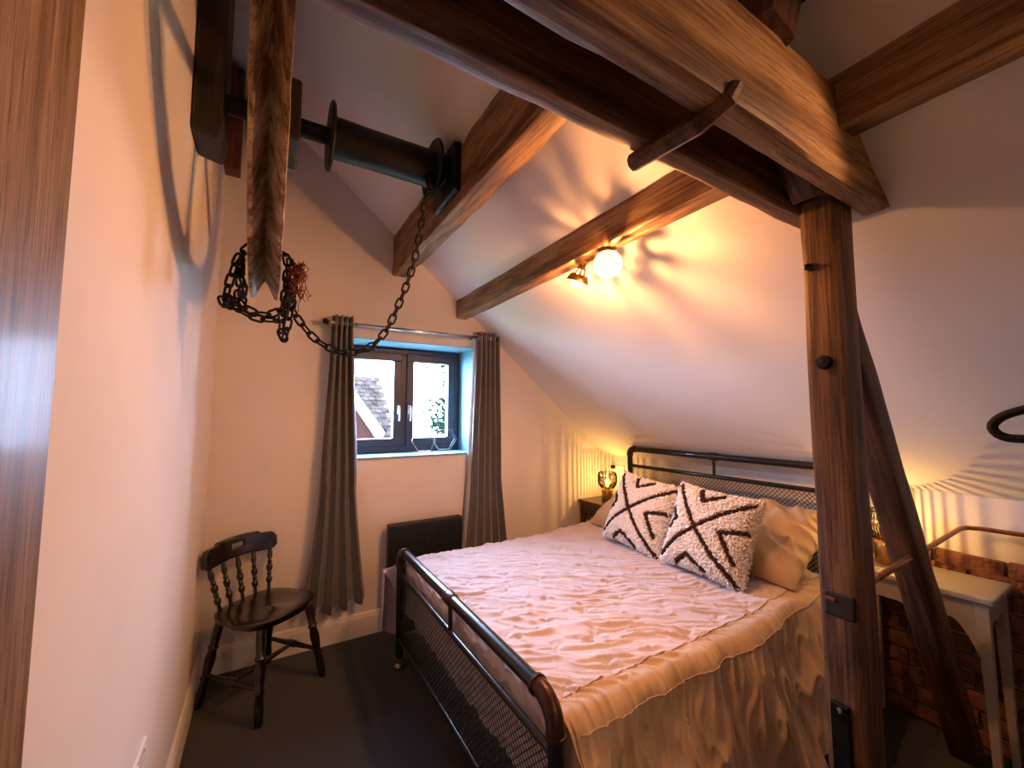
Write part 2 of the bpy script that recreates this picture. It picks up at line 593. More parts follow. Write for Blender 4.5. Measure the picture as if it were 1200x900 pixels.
# truss: two tie timbers clasping the post
timber('tie_beam', (XL, 0.466, 2.195), (1.58, 0.466, 2.195), 0.066, 0.25, 'oak_pale', 'golden oak tie timber with knots, pierced by a peg, above the post', seed=3, ceil=-0.002, wav=0.004)
timber('tie_beam', (XL, 0.620, 2.175), (1.62, 0.620, 2.175), 0.060, 0.21, 'oak', 'dark oak tie timber with pale lower edge, beside the golden one', seed=4, ceil=-0.002, wav=0.004)
timber('principal_rafter', (1.38, 0.545, 2.13), (0.20, 0.545, 3.115), 0.085, 0.13, 'oak_dark', 'dark sloping rafter pressed against the ceiling over the tie timbers', seed=5, up=(0.64, 0, 0.77), ceil=-0.002)
timber('strut_timber', (0.95, 0.455, 2.315), (1.05, 0.455, 2.60), 0.085, 0.10, 'oak_dark', 'short dark strut standing on the golden tie timber', seed=9, up=(1, 0, 0), ceil=-0.01)
post = timber('timber_post', (1.458, 0.549, 0), (1.458, 0.549, 2.10), 0.092, 0.122, 'oak', 'upright brown oak post with bolt, mortise and iron strap beside the bed', 'post', seed=6, up=(1, 0, 0), wav=0.0012, round_=0.005)
timber('timber_brace', (1.565, 0.592, 1.86), (2.615, 0.592, 0.02), 0.09, 0.105, 'oak_dark', 'dark diagonal brace leaning from the post down to the floor', 'brace', seed=7, up=(0.85, 0, 0.5), wav=0.003, round_=0.008, xmin=1.523)
# post fittings
def post_part(mb, name, m, **kw):
    o = mb.build(name, m, None, **kw)
    o.parent = post
    o.matrix_parent_inverse = post.matrix_world.inverted()
    return o
post_part(MB().lathe([(0, -0.012), (0.017, -0.010), (0.020, 0), (0.020, 0.02)], 14, X=aim((1.386, 0.548, 1.602), (1, 0, 0))), 'bolt_head', 'iron')
b = MB().tube([(1.398, 0.575, 1.905), (1.384, 0.580, 1.900), (1.380, 0.578, 1.890), (1.386, 0.565, 1.880)], 0.004, 6)
b.lathe([(0, -0.004), (0.009, -0.003), (0.009, 0.004)], 8, X=aim((1.394, 0.573, 1.893), (1, 0, 0)))
post_part(b, 'hook', 'iron')
post_part(MB().box(1.388, 1.40, 0.508, 0.583, 0.885, 0.955), 'mortise_cover', 'black_wood', bevel=0.006)
post_part(MB().box(1.380, 1.392, 0.55, 0.575, 0.928, 0.938), 'mortise_peg', 'oak_dark', bevel=0.003)
b = MB().box(1.382, 1.40, 0.535, 0.578, 0.36, 0.655)
b.tube([(1.384, 0.556, 0.645), (1.374, 0.548, 0.640), (1.378, 0.535, 0.628)], 0.008, 8)
post_part(b, 'iron_strap', 'iron', bevel=0.005)
# the peg below the tie timbers
o = MB()
o.tube([(0.742, 0.665, 2.060), (0.744, 0.60, 2.058), (0.752, 0.50, 2.056), (0.766, 0.435, 2.078), (0.772, 0.425, 2.10)], [0.021, 0.022, 0.022, 0.020, 0.014], 8)
tag(o.build('wooden_peg', 'oak_dark'), 'dark wooden peg passing under both oak tie timbers', 'peg')

# oak board on the near left wall
o = MB().box(XL + 0.001, -0.212, -0.75, 0.685, 0.0, 3.5).build('oak_board', 'oak_board', bevel=0.004)
tag(o, 'wide varnished oak board standing upright against the left wall', 'board')

# ------------------------------------------------------------------ winch: wheel, shaft, drum
SY, SZ, WX, R = 1.846, 2.645, -0.022, 0.722
def along_x(x, y, z):
    return aim((x, y, z), (1, 0, 0))
hoist = thing('sack_hoist', 'large old timber rope wheel on an iron winch shaft', 'winch', (WX, SY, SZ))
prof = [(R, -0.047), (R - 0.004, -0.036), (R - 0.06, -0.010), (R - 0.075, 0.0), (R - 0.06, 0.010), (R - 0.004, 0.036), (R, 0.047), (R - 0.01, 0.050), (R - 0.13, 0.040), (R - 0.135, 0.0), (R - 0.13, -0.040), (R - 0.01, -0.050)]
b = MB().lathe(prof, 96, X=along_x(WX, SY, SZ), closed_prof=True)
for i, v in enumerate(b.v):
    dy, dz = v.y - SY, v.z - SZ
    a = math.atan2(dz, dy)
    k = 1 + 0.006 * nz(a * 9, v.x * 60)
    b.v[i] = Vector((v.x + 0.003 * nz(a * 5 + 9, i % 12), SY + dy * k, SZ + dz * k))
o = b.build('rim', 'wheel', hoist)
autosmooth(o, 30)
for k in range(6):
    X = along_x(WX, SY, SZ) @ Matrix.Rotation(k * PI / 3 + 0.35, 4, 'Z')
    MB().box(0.10, R - 0.12, -0.03, 0.03, -0.016, 0.016, X=X).build('spoke', 'black_wood', hoist, bevel=0.004)
MB().box(WX - 0.082, WX - 0.030, SY - 0.12, SY + 0.12, SZ - 0.13, SZ + 0.14).build('hub_block', 'black_wood', hoist, bevel=0.01)
MB().box(WX + 0.030, WX + 0.098, SY - 0.12, SY + 0.12, SZ - 0.13, SZ + 0.12).build('hub_block', 'black_wood', hoist, bevel=0.01)
autosmooth(MB().lathe([(0, -0.24), (0.036, -0.24), (0.036, 0.755), (0, 0.755)], 20, X=along_x(0, SY, SZ)).build('shaft', 'iron', hoist))
autosmooth(MB().lathe([(0.03, 0.20), (0.085, 0.20), (0.083, 0.35), (0.085, 0.66), (0.03, 0.66)], 28, X=along_x(0, SY, SZ)).build('drum', 'iron', hoist))
for xx in (0.195, 0.655):
    autosmooth(MB().lathe([(0, -0.008), (0.135, -0.008), (0.142, 0), (0.135, 0.008), (0, 0.008)], 32, X=along_x(xx, SY, SZ)).build('flange', 'iron', hoist))
b = MB().prism([(XL, 2.46), (-0.182, 2.44), (-0.172, 2.50), (-0.172, 3.40), (XL, 3.40)], 1, SY - 0.10, SY + 0.10)
tag(b.build('bearing_block', 'black_wood', bevel=0.012), 'heavy black timber bearing block on the left wall', 'block')
b = MB().box(0.715, 0.752, SY - 0.13, SY + 0.16, SZ - 0.14, SZ + 0.10)
b.box(0.70, 0.716, SY - 0.06, SY + 0.06, SZ - 0.06, SZ + 0.06)
tag(b.build('bearing_bracket', 'iron', bevel=0.012), 'black iron bearing bracket at the drum end of the winch shaft', 'bracket')
b = MB().box(XL + 0.002, -0.185, YW - 0.10, YW, 2.895, cz(-0.185) - 0.01)
tag(b.build('wall_timber', 'red_wood', bevel=0.006), 'reddish brown timber stub in the corner behind the bearing block', 'timber')

# chain
def link_mesh(L=0.050, W=0.026, r=0.0046):
    pts = []
    h = (L - W) / 2
    for k in range(7):
        a = -PI / 2 + PI * k / 6
        pts.append((h + W / 2 * math.cos(a) - 0, W / 2 * math.sin(a), 0))
    for k in range(7):
        a = PI / 2 + PI * k / 6
        pts.append((-h + W / 2 * math.cos(a), W / 2 * math.sin(a), 0))
    return MB().tube(pts, r, 6, closed=True)

def resample(pts, step, smooth=8):
    pts = [Vector(p) for p in pts]
    dense = []
    k = len(pts)
    for i in range(k - 1):
        p0, p1, p2, p3 = pts[max(i - 1, 0)], pts[i], pts[i + 1], pts[min(i + 2, k - 1)]
        for j in range(smooth):
            t = j / smooth
            dense.append(0.5 * ((2 * p1) + (p2 - p0) * t + (2 * p0 - 5 * p1 + 4 * p2 - p3) * t * t + (3 * p1 - p0 - 3 * p2 + p3) * t ** 3))
    dense.append(pts[-1])
    out, acc = [dense[0]], 0.0
    for i in range(1, len(dense)):
        a, c = dense[i - 1], dense[i]
        seg = (c - a).length
        while acc + seg >= step:
            t = (step - acc) / seg
            a = a + (c - a) * t
            out.append(a.copy())
            seg = (c - a).length
            acc = 0.0
        acc += seg
    return out

def lay_chain(root, pts, first):
    P = resample(pts, 0.0405)
    for i in range(len(P) - 1):
        o = first if first is not None else LINK.copy()
        if first is None:
            COL.objects.link(o)
        first = None
        o.parent = root
        mid = (P[i] + P[i + 1]) / 2
        ax = (P[i + 1] - P[i]).normalized()
        up = Vector((0, 1, 0.2)) if abs(ax.y) < 0.9 else Vector((1, 0, 0))
        zz = (up - ax * up.dot(ax)).normalized()
        yy = zz.cross(ax)
        m = Matrix((ax, yy, zz)).transposed().to_4x4()
        m = m @ Matrix.Rotation((PI / 2 if i % 2 else 0) + 0.5, 4, 'X')
        m.translation = mid - root.location
        o.matrix_basis = m

LINK = link_mesh().build('link', 'chain', smooth=True)
chain = thing('iron_chain', 'rusty black chain hanging in a loop from the drum to the wheel', 'chain', (0.266, 1.80, 1.70))
lay_chain(chain, [(0.628, 1.80, 2.515), (0.608, 1.80, 2.467), (0.59, 1.80, 2.338), (0.564, 1.80, 2.178), (0.531, 1.8, 2.052), (0.487, 1.8, 1.928), (0.445, 1.8, 1.827), (0.395, 1.8, 1.758), (0.34, 1.8, 1.72), (0.266, 1.8, 1.704), (0.214, 1.8, 1.721), (0.162, 1.8, 1.751), (0.118, 1.8, 1.798), (0.083, 1.8, 1.849), (0.055, 1.80, 1.92), (0.060, 1.79, 1.99)], LINK)
b = MB().tube([(0.624, 1.80, 2.580), (0.624, 1.80, 2.545), (0.627, 1.80, 2.505)], [0.020, 0.019, 0.008], 8)
b.tube([(0.640, 1.79, 2.53), (0.665, 1.77, 2.49)], 0.004, 6)
b.build('shackle', 'iron', chain, bevel=0.002)
bund = thing('chain_tangle', 'tangled knot of black chain wound round the foot of the wheel', 'chain', (-0.022, 1.75, 1.80))
loops = [
    [(-0.085, 1.72, 2.02), (-0.112, 1.72, 1.98), (-0.125, 1.72, 1.92), (-0.135, 1.74, 1.86), (-0.115, 1.76, 1.83), (-0.085, 1.78, 1.86), (-0.082, 1.78, 1.94), (-0.085, 1.76, 2.01)],
    [(-0.12, 1.75, 1.85), (-0.09, 1.74, 1.825), (-0.05, 1.72, 1.80), (0.0, 1.72, 1.795), (0.04, 1.73, 1.81), (0.055, 1.75, 1.87), (0.055, 1.77, 1.95), (0.06, 1.79, 2.02)],
    [(-0.105, 1.77, 1.90), (-0.085, 1.74, 1.84), (-0.04, 1.73, 1.815), (0.01, 1.73, 1.82), (0.05, 1.75, 1.86), (0.075, 1.78, 1.92), (0.07, 1.79, 2.0)],
    [(0.048, 1.76, 2.0), (0.046, 1.75, 1.90), (0.040, 1.74, 1.80), (0.040, 1.74, 1.735), (0.052, 1.74, 1.74), (0.064, 1.75, 1.82), (0.075, 1.76, 1.90), (0.072, 1.77, 1.97)],
    [(-0.14, 1.75, 1.87), (-0.11, 1.73, 1.85), (-0.13, 1.72, 1.83), (-0.15, 1.74, 1.855), (-0.12, 1.74, 1.885)],
    [(-0.09, 1.80, 2.03), (-0.10, 1.74, 1.97), (-0.082, 1.70, 1.90), (-0.095, 1.72, 1.84)],
    [(0.05, 1.80, 2.05), (0.075, 1.75, 2.03), (0.085, 1.72, 1.97), (0.06, 1.73, 1.90), (0.05, 1.74, 1.85)],
]
loops.append([(-0.098, 1.79, 1.98), (-0.095, 1.80, 2.04), (-0.078, 1.80, 2.085), (-0.022, 1.80, 2.097), (0.036, 1.80, 2.085), (0.054, 1.80, 2.04), (0.056, 1.79, 1.98)])
def beside_rim(p):
    x, y, z = p
    if z > 1.90 and z < 2.055:
        if WX - 0.078 < x < WX:
            x = WX - 0.078
        elif WX <= x < WX + 0.074:
            x = WX + 0.074
    return (x, y, z)
loops = [[beside_rim(p) for p in lp] for lp in loops]
for lp in loops:
    lay_chain(bund, lp, None)
# red twine
b = MB()
rr = random.Random(5)
for k in range(26):
    p = Vector((0.078 + rr.uniform(-.012, .03), 1.72 + rr.uniform(-.02, .03), 2.02 + rr.uniform(-.03, .02)))
    dv = Vector((rr.uniform(0.1, 0.7), rr.uniform(-.4, .3), rr.uniform(-0.9, 0.1)))
    pts = []
    ln = rr.uniform(0.010, 0.018)
    for i in range(13):
        pts.append(p.copy())
        dv = dv + Vector((rr.uniform(-.5, .42), rr.uniform(-.5, .5), rr.uniform(-.62, .38)))
        if p.x > 0.15:
            dv.x -= 0.5
        if p.z < 1.92:
            dv.z += 0.5
        if k <= 6 and p.x > 0.105:
            dv.x = -abs(dv.x)
        p = p + dv.normalized() * ln
        if p.x < 0.052:
            p.x = 0.052
            dv.x = abs(dv.x)
        p.z = min(p.z, 2.06)
    b.tube(pts, 0.0015 if k > 6 else 0.004, 5)
tag(b.build('twine_bundle', 'twine', smooth=True), 'frayed bundle of red twine caught in the chain', 'twine')

# ------------------------------------------------------------------ curtains and pole
PZ, PY = 2.052, 2.852
pole = thing('curtain_pole', 'slim metal curtain pole above the window', 'curtain pole', (0.98, PY, PZ))
MB().tube([(0.315, PY, PZ), (1.570, PY, PZ)], 0.011, 12).build('rod', 'chrome', pole, smooth=True)
for xx, sg in ((0.31, -1), (1.570, 1)):
    autosmooth(MB().lathe([(0, -0.014), (0.016, -0.012), (0.019, 0.0), (0.014, 0.014), (0, 0.018)], 12, X=aim((xx, PY, PZ), (sg, 0, 0))).build('finial', 'iron', pole))
for xx in (0.332, 1.372):
    MB().tube([(xx, YW, PZ), (xx, PY, PZ)], 0.008, 8).build('bracket', 'iron', pole)

def curtain(name, label, xt, xm, xb, zb, nf, seed, lin_side=0):
    root = thing(name, label, 'curtain', ((xb[0] + xb[1]) / 2, PY, zb))
    ztop = PZ + 0.045
    def fn(u, v):
        # v = 0 top, 1 bottom
        if v < 0.6:
            t = v / 0.6
            t = t * t * (3 - 2 * t)
            a, c = xt[0] + (xm[0] - xt[0]) * t, xt[1] + (xm[1] - xt[1]) * t
        else:
            t = ((v - 0.6) / 0.4) ** 1.15
            a, c = xm[0] + (xb[0] - xm[0]) * t, xm[1] + (xb[1] - xm[1]) * t
        uu = u + 0.02 * nz(v * 3 + seed, u * 4)
        amp = 0.034 * (1 - 0.25 * v) + 0.008 * nz(u * 5 + seed, v * 2)
        ph = 2 * PI * nf * uu + 0.8 * nz(v * 1.5 + seed * 3)
        y = PY - 0.002 + amp * math.sin(ph) * (0.9 + 0.35 * nz(u * 3, seed)) 
        x = a + (c - a) * u + 0.010 * math.sin(2 * ph) * (1 - 0.3 * v)
        z = ztop - (ztop - zb) * v + (0.05 * math.sin(ph * 1.0 + 1.0) * max(0, v - 0.9) * 4) + (0.06 * (abs(u - 0.5) * 2) * max(0, v - 0.8) * 3 )
        y += 0.004 * nz(x * 14 + seed, v * 6)
        return (x, y, min(z, cz(x) - 0.010))
    o = MB().grid(fn, 130, 70).build('drape', 'curtain', root, smooth=True, solid=0.003)
    # eyelets
    vr = (ztop - PZ) / (ztop - zb)
    prev = None
    for k in range(601):
        p = Vector(fn(k / 600, vr))
        if prev is not None and (prev.y - PY) * (p.y - PY) < 0 and p.x < 1.565:
            ring = []
            for j in range(16):
                a = 2 * PI * j / 16
                ring.append((p.x, PY + 0.021 * math.cos(a), PZ + 0.021 * math.sin(a)))
            MB().tube(ring, 0.004, 6, closed=True).build('eyelet', 'chrome', root, smooth=True)
        prev = p
    if lin_side:
        e = []
        def fl_(u, v):
            p = Vector(fn(0.0 if lin_side < 0 else 1.0, v))
            return (p.x + lin_side * (0.004 + 0.022 * u * (0.4 + v)), min(p.y + 0.012 + 0.03 * u, YW - 0.03), p.z)
        MB().grid(fl_, 3, 40).build('lining', 'lining', root, smooth=True, solid=0.002)
    return root
curtain('window_curtain', 'grey satin curtain beside the wooden chair, flaring at its hem', (0.350, 0.478), (0.31, 0.525), (0.235, 0.600), 0.225, 4, 1.0)
curtain('window_curtain', 'grey satin curtain beside the bed, below the roof slope', (1.392, 1.585), (1.36, 1.610), (1.30, 1.70), 0.20, 5, 4.0, -1)

# ------------------------------------------------------------------ wall heater
ht = thing('panel_heater', 'flat black electric panel heater on the wall under the window', 'heater', (1.0, 2.86, 0.13))
MB().box(0.735, 1.268, 2.815, 2.875, 0.13, 0.712).build('body', 'heater', ht, bevel=0.008)
for k in range(14):
    xx = 0.765 + k * 0.0365
    MB().box(xx, xx + 0.022, 2.810, 2.816, 0.16, 0.69).build('rib', 'heater', ht, bevel=0.002)
for xx in (0.85, 1.15):
    MB().box(xx, xx + 0.04, 2.875, YW, 0.3, 0.6).build('bracket', 'heater', ht)

# ------------------------------------------------------------------ wire hexagon holders on the sill
def hexagons(name, label, parts, loc):
    t = thing(name, label, 'ornament', loc)
    for cx, cy, cz_, rad, tilt in parts:
        pts = []
        for k in range(6):
            a = PI / 3 * k
            pts.append((cx + rad * math.cos(a), cy + tilt * math.sin(a) * rad, cz_ + rad * math.sin(a) * 0.95))
        MB().tube(pts, 0.0022, 6, closed=True).build('wire_hexagon', 'chrome', t)
    return t
zs = z0 + 0.012
hexagons('wire_ornament', 'thin wire hexagon ornament standing on the window sill', [(1.06, 3.09, zs + 0.092, 0.095, 0.2), (1.245, 3.11, zs + 0.092, 0.095, -0.25), (1.25, 3.165, zs + 0.092, 0.095, -0.1)], (1.15, 3.1, zs))

# ------------------------------------------------------------------ chair
def turned(p0, p1, prof, n=12):
    """turned piece from p0 to p1; prof = list of (t, r)"""
    p0, p1 = Vector(p0), Vector(p1)
    L = (p1 - p0).length
    return MB().lathe([(0, 0)] + [(r, t * L) for t, r in prof] + [(0, L)], n, X=aim(p0, p1 - p0))
CH = thing('spindle_chair', 'black wooden spindle back chair in the corner by the curtain', 'chair', (0.045, 2.625, 0), (0, 0, math.radians(41)))
def seat_fn(u, v):
    return None
SN = 40
vs, fs = [], []
rings = [0.0, 0.35, 0.7, 0.9, 1.0]
def seat_outline(a):
    c, s = math.cos(a), math.sin(a)
    e = 3.2
    k = (abs(c) ** e + abs(s) ** e) ** (-1 / e)
    x, y = 0.205 * k * c, 0.195 * k * s
    if s < 0:
        x *= 1.06
        y -= 0.018 * (1 - (x / 0.21) ** 2) - 0.010
    return x, y
b = MB()
top, bot = [], []
for rr_ in rings:
    for j in range(SN):
        x, y = seat_outline(2 * PI * j / SN)
        d_ = 0.016 * (1 - rr_ ** 2) * (1.0 - 0.6 * math.exp(-(x * rr_ / 0.04) ** 2) * (1 if y * rr_ < -0.02 else 0))
        top.append((x * rr_, y * rr_, 0.447 - d_ - (0.008 if rr_ == 1.0 else 0)))
ring_n = len(rings)
fsz = []
for i in range(ring_n - 1):
    for j in range(SN):
        fsz.append((i * SN + j, i * SN + (j + 1) % SN, (i + 1) * SN + (j + 1) % SN, (i + 1) * SN + j))
base = len(top)
for sc, zz in ((1.0, 0.425), (0.96, 0.408), (0.0, 0.404)):
    for j in range(SN):
        x, y = seat_outline(2 * PI * j / SN)
        top.append((x * sc, y * sc, zz))
for i in range(ring_n - 1, ring_n + 2):
    for j in range(SN):
        fsz.append((i * SN + j, i * SN + (j + 1) % SN, (i + 1) * SN + (j + 1) % SN, (i + 1) * SN + j))
b.add(top, fsz)
o = b.build('seat', 'chair', CH, world=False)
autosmooth(o, 45)
legp = [(0, .016), (.05, .019), (.18, .021), (.30, .017), (.33, .023), (.36, .017), (.45, .022), (.55, .025), (.64, .018), (.67, .026), (.70, .019), (.85, .022), (1, .020)]
feet = {}
for sx in (-1, 1):
    for sy in (-1, 1):
        ft = (sx * 0.200, sy * 0.205 - (0.0 if sy < 0 else 0.01), 0.0)
        tp = (sx * 0.145, sy * 0.135, 0.415)
        feet[(sx, sy)] = (Vector(ft), Vector(tp))
        autosmooth(turned(ft, tp, legp).build('leg', 'chair', CH, world=False), 50)
strp = [(0, .009), (.2, .011), (.42, .015), (.46, .020), (.5, .016), (.54, .020), (.58, .015), (.8, .011), (1, .009)]
mids = []
for sx in (-1, 1):
    a = feet[(sx, -1)][0].lerp(feet[(sx, -1)][1], 0.36)
    c = feet[(sx, 1)][0].lerp(feet[(sx, 1)][1], 0.36)
    mids.append(a.lerp(c, 0.5))
    autosmooth(turned(a, c, strp).build('stretcher', 'chair', CH, world=False), 50)
autosmooth(turned(mids[0], mids[1], strp).build('stretcher', 'chair', CH, world=False), 50)
spp = [(0, .008), (.08, .010), (.16, .008), (.20, .015), (.27, .017), (.33, .009), (.37, .014), (.41, .009), (.48, .016), (.55, .017), (.60, .009), (.64, .014), (.68, .009), (.78, .015), (.86, .012), (1, .008)]
def crest_xy(s):                    # s in -1..1, arc of the crest
    return 0.217 * s, 0.225 - 0.045 * s * s
for k in range(5):
    s = -0.86 + k * 0.43
    cx, cy = crest_xy(s)
    autosmooth(turned((s * 0.165, 0.168 - 0.03 * s * s, 0.440), (cx * 0.97, cy, 0.672), spp, 10).build('spindle', 'chair', CH, world=False), 50)
def crest(u, v):
    s = u * 2 - 1
    x, y = crest_xy(s)
    zt = 0.752 + 0.014 * math.cos(s * PI * 0.5) + (0.012 if abs(s) < 0.55 else 0) - 0.030 * max(0, abs(s) - 0.9) * 10
    zb_ = 0.662 + 0.006 * math.cos(s * PI) + 0.022 * max(0, abs(s) - 0.9) * 10
    return (x, y + 0.012 * v, zb_ + (zt - zb_) * v)
o = MB().grid(crest, 44, 9, keep=lambda i, j: not (18 <= i <= 25 and 4 <= j <= 5)).build('crest_rail', 'chair', CH, world=False, smooth=True, solid=0.026)
bv = o.modifiers.new('bevel', 'BEVEL')
bv.width = 0.006
bv.segments = 2
bv.limit_method = 'ANGLE'
bv.angle_limit = math.radians(50)

# ------------------------------------------------------------------ bed
BX0, BX1, BY0, BY1 = 0.716, 2.625, 0.960, 2.455
bed = thing('metal_bed', 'black tubular metal double bed with wire mesh head and foot panels', 'bed', ((BX0 + BX1) / 2, 1.7, 0))
def mesh_panel(y0, y1, za, zb_, x, name, pitch=0.026, rise=0.5, wr=0.0018):
    mb = MB()
    hgt = zb_ - za
    run = hgt / rise * 0.5            # horizontal run of one strand over the height
    stepp = pitch
    for sg in (1, -1):
        y = y0 - run
        while y < y1 + run:
            # segment from (y, za) to (y + sg*run, zb_), clipped to y0..y1
            a, c = (y, za), (y + sg * run, zb_)
            t0, t1 = 0.0, 1.0
            dy = c[0] - a[0]
            for lim, low in ((y0, True), (y1, False)):
                tt = (lim - a[0]) / dy
                if (dy > 0) == low:
                    t0 = max(t0, tt)
                else:
                    t1 = min(t1, tt)
            if t1 - t0 > 0.01:
                p = (x + sg * 0.0012, a[0] + dy * t0, za + hgt * t0)
                q = (x + sg * 0.0012, a[0] + dy * t1, za + hgt * t1)
                mb.tube([p, q], wr, 4)
            y += stepp
    return mb.build(name, 'bed_metal', bed)
def bed_end(x, ztop, zmid, zlow, mesh_lo, rtop, r2, elbow):
    y0, y1 = BY0, BY1
    for y, sg in ((y0, 1), (y1, -1)):
        p = MB().tube([(x, y, 0.055), (x, y, ztop - elbow)], rtop, 16).build('post', 'bed_metal', bed, smooth=False)
        autosmooth(p)
        autosmooth(MB().lathe([(0, 0), (0.022, 0.0), (0.030, 0.012), (0.026, 0.024), (0.020, 0.030), (0.030, 0.040), (0.030, 0.060), (0, 0.062)], 16, X=Matrix.Translation((x, y, 0))).build('foot', 'foot_metal', p))
        arc = []
        for k in range(9):
            a = PI / 2 * k / 8
            arc.append((x, y + sg * (elbow - elbow * math.cos(a)), ztop - elbow + elbow * math.sin(a)))
        arc = [(x, y, ztop - elbow - 0.012)] + arc + [(x, y + sg * (elbow + 0.012), ztop)]
        autosmooth(MB().tube(arc, rtop * 1.14, 16).build('elbow', 'bronze', bed))
        for q, dr in (((x, y, ztop - elbow - 0.012), (0, 0, 1)), ((x, y + sg * (elbow + 0.012), ztop), (0, sg, 0))):
            autosmooth(MB().lathe([(rtop, -0.008), (rtop * 1.32, -0.006), (rtop * 1.32, 0.006), (rtop, 0.008)], 16, X=aim(q, dr)).build('collar', 'bronze', bed))
    autosmooth(MB().tube([(x, y0 + elbow, ztop), (x, y1 - elbow, ztop)], rtop, 16).build('top_rail', 'bed_metal', bed))
    autosmooth(MB().tube([(x, y0, zmid), (x, y1, zmid)], r2, 12).build('middle_rail', 'bed_metal', bed))
    autosmooth(MB().tube([(x, y0, zlow), (x, y1, zlow)], r2, 12).build('lower_rail', 'bed_metal', bed))
    ym = (y0 + y1) / 2
    autosmooth(MB().tube([(x, ym, zmid), (x, ym, ztop)], 0.010, 10).build('stay', 'bed_metal', bed))
    autosmooth(MB().tube([(x, ym - 0.04, ztop), (x, ym - 0.032, ztop), (x, ym + 0.032, ztop), (x, ym + 0.04, ztop)], [rtop * 1.05, rtop * 1.2, rtop * 1.2, rtop * 1.05], 16).build('tee_fitting', 'bronze', bed))
    mesh_panel(y0 + rtop, y1 - rtop, mesh_lo, zmid, x, 'wire_mesh')
bed_end(BX0, 0.660, 0.522, 0.165, 0.165, 0.0235, 0.0125, 0.075)
bed_end(BX1, 1.166, 1.032, 0.45, 0.45, 0.0215, 0.014, 0.035)
for y in (BY0 + 0.02, BY1 - 0.02):
    MB().box(BX0, BX1, y - 0.012, y + 0.012, 0.20, 0.29).build('side_rail', 'bed_metal', bed)
for k in range(12):
    xx = BX0 + 0.12 + k * 0.158
    MB().box(xx, xx + 0.07, BY0 + 0.03, BY1 - 0.03, 0.26, 0.279).build('slat', 'oak', bed)
def cush_box(u, v, w_):
    return None
MT = MB()
def rounded_box(mb, x0, x1, y0, y1, z0, z1, r, n=4, mi=0):
    mb.box(x0, x1, y0, y1, z0, z1, mi)
rounded_box(MT, BX0 + 0.055, BX1 - 0.04, BY0 + 0.04, BY1 - 0.04, 0.282, 0.575, 0.05)
o = MT.build('mattress', 'sheet', bevel=0.05)
tag(o, 'thick pale mattress under the quilt', 'mattress')

# quilt: a draped, wrinkled, tufted sheet
QX0, QX1 = BX0 + 0.045, 2.48
QY0, QY1 = BY0 + 0.035, BY1 - 0.015
ZT = 0.604
def smin(a):
    return a
NT, NS = 400, 420
t_len0, t_len1 = -0.34, QX1 - QX0            # along the bed, negative hangs at the foot
s_len0, s_len1 = -0.56, (QY1 - QY0) + 0.50   # across the bed
RB = 0.055
def bend(a):
    """distance past the edge -> (outward, down) round a soft edge"""
    if a <= 0:
        return 0.0, 0.0
    if a < RB * PI / 2:
        th = a / RB
        return RB * math.sin(th), RB * (1 - math.cos(th))
    return RB, RB + (a - RB * PI / 2)
def tuft(X, Y):
    """pinches on a staggered lattice, with creases running from each"""
    g = 0.205
    h = 0.0
    j0 = round(Y / (g * 0.87))
    for j in (j0 - 1, j0, j0 + 1):
        ox = g / 2 if j % 2 else 0.0
        i0 = round((X - ox) / g)
        for i in (i0 - 1, i0, i0 + 1):
            dx, dy = X - (i * g + ox) - 0.02 * nz(i * 3.1, j * 1.7), Y - j * g * 0.87 - 0.02 * nz(j * 2.1, i * 5.7)
            r = math.hypot(dx, dy)
            if r > 0.13:
                continue
            an = math.atan2(dy, dx)
            star = 0.5 + 0.5 * math.cos(5 * an + 6 * nz(i * 1.3, j * 2.2))
            h -= 0.008 * math.exp(-(r / 0.020) ** 2) + 0.0055 * star * math.exp(-(r / 0.055) ** 2)
    return h
def ridge(q, k=3.2, p=2.0):
    return max(0.0, 1 - abs(q) * k) ** p
def wrinkle(X, Y):
    a, c = X * 0.84 - Y * 0.54, X * 0.54 + Y * 0.84
    w1, w2 = nz(X * 3.5, Y * 3.5, 5) * 0.07, nz(X * 7, Y * 7, 15) * 0.03
    h = 0.008 * nz(a * 2.0, (c + w1) * 9, 1)
    m = 0.55 + 0.9 * nz(X * 2.3, Y * 2.3, 9)
    h += 0.012 * m * ridge(nz(a * 1.7 + 3, (c + w1) * 12, 3.3), 4.2)
    h += 0.008 * ridge(nz(a * 3.4 + 31, (c + w1 + w2) * 24, 6.1), 4.2)
    h += 0.003 * ridge(nz((a + w1) * 12 + 7, (c * 0.9 + w2) * 14, 2.2), 4.0)
    h += 0.003 * nz(a * 16, c * 40, 4)
    return h
